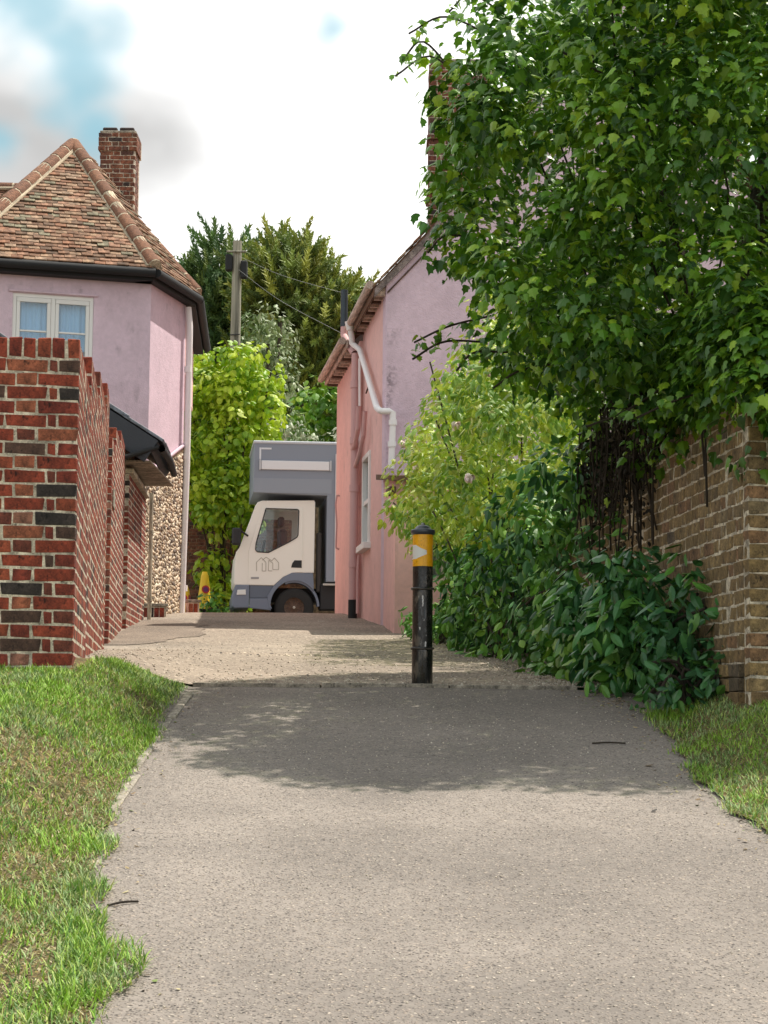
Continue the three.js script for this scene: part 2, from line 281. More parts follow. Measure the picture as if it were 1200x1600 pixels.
{
  // the ground under everything, out to the horizon
  const xs = [-400, -150, -60, -30, -18, -12, -9, ...steps(-7, 7, 70), 9, 12, 18, 30, 60, 150, 400], ds = [-300, -100, -40, -15, -5, ...steps(0, 48, 160), 55, 65, 80, 120, 200, 420];
  const P = [], U = [], I = [], nx = xs.length;
  for (const D of ds) for (const X of xs) { P.push(X, gy(clamp(X, -9, 9), clamp(D, -5, 60)) - 0.05, -D); U.push(X, D); }
  for (let i = 0; i + 1 < ds.length; i++) for (let k = 0; k + 1 < nx; k++) { const p = i * nx + k; I.push(p, p + 1, p + nx + 1, p, p + nx + 1, p + nx); }
  const g = new THREE.BufferGeometry(); g.setAttribute('position', new THREE.Float32BufferAttribute(P, 3)); g.setAttribute('uv', new THREE.Float32BufferAttribute(U, 2)); g.setIndex(I); g.computeVertexNormals();
  structure('ground', g, M.soil);
  structure('path', sheet(steps(2, 11.69, 120), () => -1.32, (D) => (D > 10.4 ? 2.0 : 1.95), 40, 0), M.path);
  structure('lane', sheet([...steps(11.71, 34, 200), ...steps(34.5, 60, 30)], (D) => (D < 16.5 ? -2.9 : -6.5), (D) => 3.2, 60, 0.012), M.lane);
  structure('tarmac_patch', sheet(steps(18.6, 25.6, 60), (D) => -2.75 - 0.07 * (D - 18.6), (D) => lerpT([[18.6, -2.5], [19.6, -2.2], [21.5, -2.0], [24.0, -2.2], [25.6, -2.75]], D) + 0.22 * (fbm(D * 2.2, 5, 4096, 4) - 0.5), 24, 0.018), std(lin(0.78, 0.76, 0.76), 0.93, { map: rep(laneC, 1 / 4), bumpMap: rep(laneH, 1 / 4), bumpScale: 0.012 }));
  const vl = structure('grass_verge', sheet(steps(2, 11.66, 120), (D) => -5.5, (D) => (D > 10 ? Math.min(XL(D), -1.22) : XL(D)), 60, 0.014), M.soil);
  const vr = structure('grass_verge', sheet(steps(2, 10.7, 110), (D) => XR(D), (D) => 5.5, 60, 0.014), M.soil);
}

// ---------------------------------------------------------------- brick boundary wall on the left, stepping up the slope
const LD = [-0.12, 1];   // the lane's direction
{
  const c0 = [-1.645, 10.2], t = thing('stepped_brick_wall', 'red brick garden wall with stepped brick-on-edge top at the edge of the grass', 'wall', [-1.9, 1.75, 10.4]);
  const F = frame([c0[0] - 1.3, c0[1] - 1.3 * 0.12], c0), r = rng(31), base = 1.70, top0 = 3.485;
  // tones of the first bricks from the corner, course by course from the top, as in the photograph
  const T = [[6, 4, 3], [0, 3], [5, 1, 0], [2, 3], [0, 2, 0], [3, 4], [2, 0, 6], [0, 3], [2, 4, 0], [5, 3], [1, 2, 0], [5, 7], [6, 2, 3], [0, 4], [2, 6, 0], [0, 2], [2, 4, 5], [0, 3], [4, 2, 6], [0, 2], [4, 2, 6], [0, 7], [2, 4, 0], [6, 4]];
  for (let i = 0; i < 24; i++) {
    const rows = flemish(0, F.len, i % 2 === 1, true); rows.forEach((q, k) => { if (T[i][k] !== undefined) q[2] = T[i][k]; });
    lay(t, F, top0 - 0.075 * (i + 1), rows, redMats, RED, r, { j: 0.004 });
  }
  for (let s = F.len - 0.066; s > 0; s -= 0.0765) lay(t, F, top0, [[s, s + 0.064, [3, 2, 0, 1, 4][Math.floor(r() * 5)]]], redMats, RED, r, { depth: 0.215, h: 0.108, j: 0.004, name: 'coping_brick' });
  const cores = [boxF(F, 0, F.len - 0.003, base - 0.3, top0 + 0.1, -0.21, -0.003, 0.002)];
  // the side along the lane
  const S = frame(c0, [c0[0] + LD[0] * 6.7, c0[1] + 6.7]), bag = [];
  const lev = [[0, 2.0, top0], [2.0, 3.85, top0 + 0.26], [3.85, 5.95, top0 + 0.487], [5.95, 6.75, top0 + 0.75]];
  for (const [a, b, top] of lev) {
    const n = Math.round((top - 1.62) / 0.075);
    for (let i = 0; i < n; i++) { const y = top - 0.075 * (i + 1); if (y < gy(S.at((a + b) / 2, 0).x, -S.at((a + b) / 2, 0).z) - 0.3) continue; lay(t, S, y, flemish(a < 0.1 ? 0.113 : a, b, i % 2 === 0), redMats, RED, r, { bag, j: 0.002, h: 0.062 }); }
    for (let s = a < 0.1 ? 0.225 : a; s < b - 0.06; s += 0.0755) lay(t, S, top, [[s, s + 0.0645, [3, 2, 0, 1, 4][Math.floor(r() * 5)]]], redMats, RED, r, { depth: 0.215, h: 0.108, j: 0.003, name: 'coping_brick' });
    cores.push(boxF(S, a < 0.1 ? 0.1 : a + 0.004, b - 0.002, base - 0.4, top + 0.098, -0.21, -0.0015, 0.001));
  }
  flushBag(t, bag);
  part('mortar', mergeGeometries(cores), M.mortar, t);
}
// ---------------------------------------------------------------- second brick wall farther up, ending in a pier
{
  const c0 = [-2.70, 18.9], t = thing('brick_pier_wall', 'narrow red brick pier and wall behind the stepped garden wall', 'wall', [-2.9, 2.1, 19.2]);
  const F = frame([c0[0] - 0.7, c0[1] - 0.084], c0), r = rng(41), top = 4.155, cores = [], bag = [];
  for (let i = 0; i < 30; i++) lay(t, F, top - 0.075 * (i + 1), flemish(0, F.len, i % 2 === 1, true), redMats, RED, r, { j: 0.003 });
  for (let s = F.len - 0.066; s > 0; s -= 0.0765) lay(t, F, top, [[s, s + 0.064]], redMats, RED, r, { depth: 0.215, h: 0.108, name: 'coping_brick' });
  cores.push(boxF(F, 0, F.len - 0.005, 1.8, top + 0.098, -0.21, -0.005, 0.002));
  const S = frame(c0, [c0[0] - 0.1 * 3.7, c0[1] + 3.7]);
  for (const [a, b, tp] of [[0, 0.9, top], [0.9, 2.2, top + 0.225], [2.2, 3.72, top + 0.375]]) {
    for (let i = 0; i < 32; i++) { const y = tp - 0.075 * (i + 1); if (y > 2) lay(t, S, y, flemish(a < 0.1 ? 0.113 : a, b, i % 2 === 0), redMats, RED, r, { bag, j: 0.002, h: 0.062 }); }
    for (let s = a < 0.1 ? 0.225 : a; s < b - 0.06; s += 0.0755) lay(t, S, tp, [[s, s + 0.0645]], redMats, RED, r, { bag, depth: 0.215, h: 0.108 });
    cores.push(boxF(S, a < 0.1 ? 0.1 : a + 0.004, b - 0.002, 1.8, tp + 0.098, -0.21, -0.0015, 0.001));
  }
  flushBag(t, bag); part('mortar', mergeGeometries(cores), M.mortar, t);
  part('wall_plate', boxF(S, 0.25, 0.62, 3.60, 3.78, 0.002, 0.014), M.concrete, t, 'small grey plate fixed to the sunlit brick');
}
// ---------------------------------------------------------------- lean-to outbuilding with black bargeboard
{
  const t = thing('lean_to', 'brick lean-to with black bargeboard and tiled overhanging eaves', 'outbuilding', [-3.3, 2.5, 23.5]);
  const S = frame([-3.04, 22.75], [-3.19, 25.6]), r = rng(51), bag = [];
  for (let i = 0; i < 27; i++) lay(t, S, 2.34 + 0.075 * i, flemish(0.0, S.len, i % 2 === 0), redMats, RED, r, { bag, j: 0.002, h: 0.062 });
  flushBag(t, bag);
  part('mortar', boxF(S, 0, S.len, 2.0, 4.36, -0.2, -0.0015, 0.001), M.mortar, t);
  part('sill_board', boxF(S, -0.02, S.len, 4.365, 4.42, -0.18, 0.05), M.cream, t);
  part('cream_panel', boxF(S, 0.02, S.len, 4.425, 5.0, -0.12, -0.05), M.cream, t);
  part('window_post', boxF(S, 1.3, 1.42, 4.425, 4.9, -0.04, 0.03), M.timberDark, t);
  // roof: eaves along the lane, rising to the left
  const e0 = W(-2.68, 4.72, 22.42), e1 = W(-2.83, 4.72, 25.1), up = new THREE.Vector3(-0.845, 0.535, 0).normalize(), L = 2.6, al = e1.clone().sub(e0), Lr = al.length(); al.normalize();
  const nn = al.clone().cross(up).normalize(); if (nn.y < 0) nn.negate();
  const mk = (a0, a1, b0, b1, c0, c1) => cbox(a1 - a0, b1 - b0, c1 - c0, 0.004).applyMatrix4(new THREE.Matrix4().makeBasis(al, up, nn).setPosition(e0.clone().addScaledVector(al, (a0 + a1) / 2).addScaledVector(up, (b0 + b1) / 2).addScaledVector(nn, (c0 + c1) / 2)));
  part('roof_deck', mk(0.06, Lr, 0.02, L, -0.06, 0), M.timberDark, t);
  const gr = rng(52);
  for (let i = 0; i < 8; i++) for (let k = 0; k < 5; k++) { const w = Lr / 8; const m = part('roof_tile', mk(i * w + 0.006 - (i === 0 ? 0.05 : 0), (i + 1) * w - 0.006, k * 0.5 - 0.07, k * 0.5 + 0.5, 0.012 + 0.02 * gr(), 0.05 + 0.02 * gr()), M.lead, t); }
  part('bargeboard', mk(-0.04, 0.0, -0.02, L, -0.30, 0.0), M.blackBoard, t);
  part('fascia', mk(0.0, Lr, -0.03, 0.0, -0.16, -0.005), M.blackBoard, t);
  part('soffit', panel(frame([-3.6, 22.5], [-2.70, 22.5]), [[0, 4.47], [0.84, 4.47], [0.84, 4.49], [0, 4.49]], [], 2.55, 0).translate(0, 0, 0), M.soffit, t);
  part('gutter', tube([W(-2.62, 4.62, 22.4), W(-2.66, 4.63, 23.6), W(-2.77, 4.64, 25.1)], 0.045, 8), M.black, t);
  part('gutter_arm', cyl(W(-3.05, 4.50, 22.3), W(-2.66, 4.64, 22.42), 0.03, 0.03, 8), M.black, t);
}
{
  const t = thing('rainwater_pipe', 'thin cream pipe beside the flint wall under the lean-to eaves', 'pipe', [-3.17, 2.78, 25.7]);
  part('pipe', tube([W(-3.13, 2.72, 25.7), W(-3.13, 4.0, 25.7), W(-3.13, 4.45, 25.7)], 0.028, 10), M.cream, t);
  for (const y of [3.0, 3.9]) part('clip', cyl(W(-3.13, y, 25.7), W(-3.13, y + 0.05, 25.7), 0.036, 0.036, 10), M.cream, t);
}
// ---------------------------------------------------------------- pink house on the left
function tiles(parent, E0, E1, apex, inside, mats, seed, o = {}) {   // plain tiles on a roof plane whose eaves run E0 to E1
  const u = E1.clone().sub(E0).normalize(), w = apex.clone().sub(E0); w.addScaledVector(u, -w.dot(u)); const H = w.length(); w.normalize(); const n = u.clone().cross(w).normalize(); if (n.y < 0) n.negate();
  const r = rng(seed), { gauge = 0.1, tw = 0.165, th = 0.022, name = 'roof_tile', s0 = -6, s1 = 12, max = 1e9, bag } = o; let c = 0;
  for (let k = 0; k * gauge < H + 0.02; k++) for (let s = s0 + (k % 2) * tw / 2; s < s1; s += tw) {
    const b = k * gauge; if (!inside(s + tw / 2, b / H)) continue;
    const v = Math.floor(r() * 4), g = brickG(tw - 0.006, 0.165, th, v, 0.004), up2 = w.clone().addScaledVector(n, -0.17 - 0.06 * (r() - 0.5)).normalize(), nn = u.clone().cross(up2).normalize(); if (nn.dot(n) < 0) nn.negate();
    const p = E0.clone().addScaledVector(u, s + tw / 2).addScaledVector(w, b + 0.05).addScaledVector(n, 0.035 + (r() - 0.5) * 0.02), mm = new THREE.Matrix4().makeBasis(u, up2, nn).setPosition(p);
    const t = Math.floor(r() * mats.length);
    if (bag || c >= max) { (bag ?? o.rest).push(tint(g.clone().applyMatrix4(mm), o.tones[t])); c++; continue; }
    const m = shade(new THREE.Mesh(g, mats[t])); m.name = name; mm.decompose(m.position, m.quaternion, m.scale); m.rotateZ((r() - 0.5) * 0.05); m.position.sub(wp(parent)); parent.add(m); c++;
  }
  return { u, w, n, H };
}
const TILE = [[0.34, 0.20, 0.125], [0.42, 0.27, 0.17], [0.27, 0.145, 0.085], [0.47, 0.32, 0.215], [0.20, 0.12, 0.075], [0.36, 0.175, 0.10], [0.30, 0.27, 0.18], [0.40, 0.22, 0.14]];
const tileMats = TILE.map((c) => brickMat(lin(...c), 0.92));
const hipMats = [[0.33, 0.155, 0.09], [0.37, 0.18, 0.105], [0.29, 0.14, 0.085]].map((c) => brickMat(lin(...c), 0.9));
function ridge(parent, a, b, r0, len, name = 'hip_tile') {   // half-round tiles bedded in mortar from a to b
  const d = b.clone().sub(a), L = d.length(); d.normalize(); const n = Math.round(L / len), l = L / n, side = d.clone().cross(UP).normalize(), up = side.clone().cross(d).normalize();
  const R = rng(Math.floor(L * 1000));
  for (let i = 0; i < n; i++) {
    const g = new THREE.CylinderGeometry(r0, r0 * 1.05, l - 0.036, 12, 1, false, 0, Math.PI * 2);
    const m = shade(new THREE.Mesh(g, hipMats[Math.floor(R() * 3)])); m.name = name; new THREE.Matrix4().makeBasis(side, d, up.clone().negate()).setPosition(a.clone().addScaledVector(d, (i + 0.5) * l).addScaledVector(up, 0.0 + (R() - 0.5) * 0.012)).decompose(m.position, m.quaternion, m.scale);
    m.position.sub(wp(parent)); parent.add(m);
  }
  const bed = [cyl(a, b, r0 * 0.975, r0 * 0.975, 12)];
  for (const s of [-1, 1]) { const off = side.clone().multiplyScalar(s * r0 * 0.95).addScaledVector(up, -r0 * 0.25); bed.push(cyl(a.clone().add(off), b.clone().add(off), 0.035, 0.035, 6)); }
  part('mortar_bed', mergeGeometries(bed), M.bedding, parent);
}
function chimney(house, X0, X1, D0, depth, y0, y1, mats, tones, seed, capRows, cw, label) {
  const r = rng(seed), bag = [], F = frame([X0, D0], [X1, D0]), R = frame([X1, D0], [X1, D0 + depth]), Lf = frame([X0, D0 + depth], [X0, D0]);
  const n = Math.round((y1 - y0) / 0.075), cores = [boxF(F, 0.004, F.len - 0.004, y0 - 0.6, y1 - 0.01, -depth + 0.01, -0.004, 0.002)];
  if (cw) cores.push(boxF(F, -cw + 0.005, F.len + cw - 0.005, y1 - capRows * 0.075 + 0.004, y1 - 0.006, -depth - cw + 0.01, cw - 0.005, 0.002));
  const ch = part('chimney', mergeGeometries(cores), M.mortar, house, label);
  for (let i = 0; i < n; i++) {
    const y = y1 - 0.075 * (i + 1), k = i < capRows ? cw : 0;
    lay(ch, F, y, flemish(-k, F.len + k, i % 2 === 0), mats, tones, r, { k, j: 0.004 });
    for (const Q of [R, Lf]) lay(ch, Q, y, flemish(-k + 0.113, Q.len + k - 0.113, i % 2 === 1), mats, tones, r, { k, j: 0.004, bag });
  }
  flushBag(ch, bag);
  return [ch, F];
}
{
  const A = [-5.95, 26.45], B = [-3.38, 27.2], C = [-3.03, 28.7], Dd = [-3.30, 32.6], A2 = [-7.4, 28.6];
  const t = thing('pink_cottage', 'pink rendered cottage with steep tiled hipped roof behind the brick wall', 'house', [-4.8, 2.9, 29]);
  const eave = 7.74, g0 = 2.4, FA = frame(A, B), FB = frame(B, C), FC = frame(C, [-3.46, 32.6]), FJ = frame(C, Dd), FL = frame(A2, A);
  const w0 = 0.72, w1 = 1.86, wy0 = 6.17, wy1 = 7.39;
  part('front_wall', panel(FA, rect(0, FA.len, g0, eave), [rect(w0, w1, wy0, wy1)], 0.28), M.pinkL, t);
  part('corner_wall', panel(FB, rect(0.002, FB.len, g0, eave), [], 0.25), M.pinkL, t);
  part('side_wall', panel(FC, rect(0.002, FC.len, g0, eave), [], 0.25), M.pinkR, t);
  part('jetty_wall', panel(FJ, rect(0.004, FJ.len, 6.62, eave), [], 0.2), M.pinkR, t);
  part('back_wall', panel(FL, rect(0, FL.len - 0.002, g0, eave), [], 0.25), M.pinkL, t);
  // casement window
  const fw = [];
  fw.push(boxF(FA, w0, w1, wy1 - 0.055, wy1, -0.10, -0.02), boxF(FA, w0, w1, wy0, wy0 + 0.06, -0.10, -0.02), boxF(FA, w0, w0 + 0.055, wy0 + 0.06, wy1 - 0.055, -0.10, -0.02), boxF(FA, w1 - 0.055, w1, wy0 + 0.06, wy1 - 0.055, -0.10, -0.02), boxF(FA, (w0 + w1) / 2 - 0.03, (w0 + w1) / 2 + 0.03, wy0 + 0.06, wy1 - 0.055, -0.10, -0.022));
  const win = part('window_frame', mergeGeometries(fw), M.white, t);
  for (const [a, b] of [[w0 + 0.058, (w0 + w1) / 2 - 0.033], [(w0 + w1) / 2 + 0.033, w1 - 0.058]]) {
    const q = [boxF(FA, a, b, wy1 - 0.12, wy1 - 0.058, -0.085, -0.012), boxF(FA, a, b, wy0 + 0.064, wy0 + 0.13, -0.085, -0.012), boxF(FA, a, a + 0.05, wy0 + 0.132, wy1 - 0.122, -0.085, -0.012), boxF(FA, b - 0.05, b, wy0 + 0.132, wy1 - 0.122, -0.085, -0.012), boxF(FA, a + 0.052, b - 0.052, 6.845, 6.87, -0.075, -0.02)];
    const cs = part('casement', mergeGeometries(q), M.white, t);
    for (const [y0, y1] of [[wy0 + 0.132, 6.843], [6.872, wy1 - 0.122]]) part('pane', boxF(FA, a + 0.052, b - 0.052, y0, y1, -0.05, -0.046, 0.0005), M.glass, cs);
  }
  const reflectedBlue = std(lin(0.30, 0.52, 0.72), 0.9);  // blue of the reflected sky put into added folds behind the glass
  for (const [a, b, y0] of [[w0 + 0.02, (w0 + w1) / 2 - 0.01, wy0 + 0.35], [(w0 + w1) / 2 + 0.01, w1 - 0.02, wy0 + 0.45]]) { const g = new THREE.PlaneGeometry(b - a, wy1 - y0, 40, 1), p = g.attributes.position; for (let i = 0; i < p.count; i++) p.setZ(i, 0.014 * Math.sin(p.getX(i) * 75) + 0.006 * Math.sin(p.getX(i) * 31)); g.computeVertexNormals(); reflectedBlue.side = THREE.DoubleSide; part('window_backing', g.applyMatrix4(FA.m((a + b) / 2, (y0 + wy1) / 2, -0.15)), reflectedBlue, t, 'sky reflection put into the blue of an added gathered curtain'); }
  part('back_wall', panel(frame([-3.46, 32.6], [-7.9, 32.6]), rect(0.002, 4.44, g0, eave), [], 0.25), M.pinkL, t);
  part('back_wall', panel(frame([-7.9, 32.6], A2), rect(0.002, 4.02, g0, eave), [], 0.25), M.pinkL, t);
  part('window_head', boxF(FA, w0 - 0.06, w1 + 0.06, wy1 + 0.01, wy1 + 0.04, 0.002, 0.03), M.pinkL, t);
  // roof
  const ye = 7.80, EA = W(-6.05, ye, 26.2), EB = W(-3.30, ye, 26.95), EC = W(-2.86, ye, 28.72), ED = W(-3.12, ye, 32.8), EL = W(-7.75, ye, 28.7), P = W(-4.9, 10.27, 29.3), P2 = W(-4.88, 10.2, 30.0), R2 = W(-5.2, 10.2, 32.8), EL2 = W(-7.9, ye, 32.8);
  const triG = (ps) => { const g = new THREE.BufferGeometry(); const q = []; for (let i = 1; i + 1 < ps.length; i++) q.push(ps[0], ps[i], ps[i + 1]); g.setAttribute('position', new THREE.Float32BufferAttribute(q.flatMap((v) => v.toArray()), 3)); g.computeVertexNormals(); return boxUV(g); };
  const deck = mergeGeometries([triG([EA, EB, P]), triG([EB, EC, P2, P]), triG([EC, ED, R2, P2]), triG([EL, EA, P]), triG([EL2, EL, P, P2, R2]), triG([EA, EL, EL2, ED, EC, EB])]);
  part('roof_deck', deck, M.timberDark, t);
  const rest = [];
  const wid = EA.distanceTo(EB), uu = EB.clone().sub(EA).normalize(), pa = P.clone().sub(EA).dot(uu);
  tiles(t, EA, EB, P, (s, h) => s > pa * h && s < mix(wid, pa, h), tileMats, 61, { s0: 0, s1: wid, tones: TILE, max: 300, rest });
  { const w2 = EB.distanceTo(EC), u2 = EC.clone().sub(EB).normalize(), p2 = P2.clone().sub(EB).dot(u2), p1 = P.clone().sub(EB).dot(u2); tiles(t, EB, EC, P, (s, h) => s > p1 * h + 0.02 && s < mix(w2, p2, h), tileMats, 62, { s0: -2, s1: 5, tones: TILE, bag: rest }); }
  { const w3 = EC.distanceTo(ED), u3 = ED.clone().sub(EC).normalize(), p3 = P2.clone().sub(EC).dot(u3); tiles(t, EC, ED, P2, (s, h) => s > p3 * h && s < w3, tileMats, 63, { s0: -1, s1: w3, tones: TILE, bag: rest }); }
  { const w4 = EL.distanceTo(EA), u4 = EA.clone().sub(EL).normalize(), p4 = P.clone().sub(EL).dot(u4); tiles(t, EL, EA, P, (s, h) => s > p4 * h && s < mix(w4, p4, h), tileMats, 64, { s0: -1, s1: w4 + 1, tones: TILE, bag: rest }); }
  { const m = part('roof_tiling', mergeGeometries(rest), std(0xffffff, 0.92, { vertexColors: true, map: rep(grainC, 2.2), bumpMap: rep(grainH, 4), bumpScale: 0.004 }), t); m.userData.kind = 'stuff'; }
  const lift = (v, k = 0.05) => v.clone().add(new THREE.Vector3(0, k, 0));
  ridge(t, lift(EB), lift(P), 0.105, 0.34); ridge(t, lift(EA), lift(P), 0.105, 0.34); ridge(t, lift(EC), lift(P2), 0.085, 0.36); ridge(t, lift(P2), lift(R2), 0.09, 0.36, 'ridge_tile');
  // main roof running away to the left behind the hipped end
  { const a = W(-9.5, 8.0, 28.9), b = W(-5.0, 8.0, 28.9), c = W(-5.0, 10.12, 31.4), e = W(-9.5, 10.12, 31.4), q = [];
    part('roof_deck', triG([a, b, c, e]), M.timberDark, t);
    tiles(t, a, b, e, (s) => s > 1.4 && s < 4.4, tileMats, 65, { s0: 0, s1: 4.5, tones: TILE.map((k) => [k[0] * 0.8, k[1] * 0.62, k[2] * 0.6]), bag: q });
    const m = part('roof_tiling', mergeGeometries(q), std(0xffffff, 0.92, { vertexColors: true, map: rep(grainC, 2.2) }), t); m.userData.kind = 'stuff';
    ridge(t, lift(e), lift(c), 0.10, 0.42, 'ridge_tile'); }
  // black fascia and gutter
  for (const [a, b] of [[EA, EB], [EB, EC], [EC, ED], [EL, EA]]) {
    const f = frame([a.x, -a.z], [b.x, -b.z]);
    part('fascia', boxF(f, 0.01, f.len - 0.01, ye - 0.15, ye - 0.012, -0.06, -0.03), M.black, t);
    const g = new THREE.CylinderGeometry(0.065, 0.065, f.len, 10, 1, false); g.rotateZ(Math.PI / 2); part('gutter', g.applyMatrix4(f.m(f.len / 2, ye - 0.055, 0.035)), M.black, t);
    part('soffit', boxF(f, 0.02, f.len - 0.02, ye - 0.16, ye - 0.152, -0.32, -0.03, 0.001), M.black, t);
  }
  // downpipe at the corner
  part('downpipe', tube([W(-2.99, 7.6, 28.62), W(-2.96, 7.3, 28.62), W(-2.965, 5.3, 28.6), W(-3.0, 2.95, 28.55)], 0.05, 10), M.pipeWhite, t);
  for (const y of [6.6, 5.28, 3.3]) part('pipe_collar', cyl(W(-2.975, y, 28.6), W(-2.975, y + 0.09, 28.6), 0.055, 0.055, 10), M.pipeWhite, t);
  part('cable', tube([W(-3.0, 7.55, 28.72), W(-3.01, 6.9, 28.74), W(-3.0, 6.4, 28.72)], 0.012, 6), M.black, t);
  const [ch, cf] = chimney(t, -4.74, -4.16, 31, 0.6, 9.0, 11.02, oldMats, OLD, 71, 4, 0.028, 'slim red brick chimney with corbelled top');
  part('capping', boxF(cf, -0.01, 0.59, 11.022, 11.06, -0.58, 0.005, 0.012), M.concrete, ch);
  for (let i = 0; i < 2; i++) part('flue_brick', boxF(cf, 0.03 + i * 0.28, 0.27 + i * 0.28, 11.061, 11.125, -0.5, -0.03, 0.02), oldMats[5], ch);
}
// flint ground-floor facing
{
  const t = thing('flint_wall', 'cream flint wall panel with brick edge and raking top beside the white downpipe', 'wall', [-3.2, 2.9, 27.9]), F = frame([-3.43, 26.93], [-2.985, 28.70]), r = rng(81);
  part('mortar', panel(F, [[0, 2.4], [F.len, 2.4], [F.len, 5.52], [0.35, 4.86], [0, 4.80]], [], 0.24, 0), std(lin(0.72, 0.58, 0.40), 0.95, { map: rep(grainC, 1.5), bumpMap: rep(grainH, 4), bumpScale: 0.01 }), t);
  const N = 2800, im = shade(new THREE.InstancedMesh(new THREE.IcosahedronGeometry(1, 0), std(0xffffff, 0.7, { flatShading: true }), N)); im.name = 'flint'; im.userData.kind = 'stuff'; im.position.copy(t.position).negate();
  const cols = [[0.72, 0.61, 0.45], [0.62, 0.51, 0.37], [0.80, 0.70, 0.54], [0.40, 0.32, 0.24], [0.20, 0.16, 0.13], [0.74, 0.58, 0.42]]; let n = 0; const P = [];
  for (let k = 0; k < 60000 && n < N; k++) {
    const s = 0.03 + r() * (F.len - 0.22), y = 2.85 + r() * 2.6, R = 0.020 + 0.024 * r(); if (y > mix(4.78, 5.40, s / F.len)) continue;
    if (P.some((q) => Math.hypot(q[0] - s, (q[1] - y) * 1.15) < (q[2] + R) * 0.86)) continue; P.push([s, y, R]);
    const m = F.m(s, y, 0.006), e = new THREE.Matrix4().makeRotationFromEuler(new THREE.Euler((r() - 0.5) * 0.3, (r() - 0.5) * 0.3, (r() - 0.5) * 1.4)).scale(new THREE.Vector3(R * (1.05 + 0.4 * r()), R * (0.6 + 0.35 * r()), R * 0.42)); im.setMatrixAt(n, m.multiply(e)); im.setColorAt(n, lin(...cols[Math.floor(r() * 6)])); n++;
  }
  im.count = n; t.add(im);
  for (let i = 0; i < 36; i++) lay(t, F, 2.72 + i * 0.075, [[F.len - (i % 2 ? 0.11 : 0.19), F.len - 0.004]], oldMats, OLD, r, { k: 0.004, j: 0.004 });
  part('vent', boxF(F, 0.34, 0.46, 4.36, 4.52, 0.0, 0.012), M.black, t);
  part('coping', (() => { const a = F.at(0.1, 4.83, 0), b = F.at(F.len, 5.54, 0); return cyl(a, b, 0.03, 0.03, 6); })(), M.pinkL, t);
}
// low brick plinths at the foot of the cottage
for (const [a, b, lab] of [[[-3.47, 26.6], [-3.02, 26.75], 'low curved brick plinth in front of the flint wall'], [[-2.96, 29.2], [-2.80, 29.25], 'low brick plinth right of the white downpipe']]) {
  const y = gy(a[0], a[1]) - 0.05, t = thing('brick_plinth', lab, 'plinth', [(a[0] + b[0]) / 2, y, a[1] + 0.1]), F = frame(a, b), r = rng(91);
  part('mortar', boxF(F, 0, F.len, y - 0.1, y + 0.22, -0.25, -0.004), M.mortar, t);
  for (let s = 0.004; s < F.len - 0.05; s += 0.075) lay(t, F, y + 0.02, [[s, s + 0.064]], redMats, RED, r, { h: 0.18 });
  part('plinth_top', boxF(F, -0.02, F.len + 0.02, y + 0.222, y + 0.26, -0.27, 0.02), M.concrete, t);
}

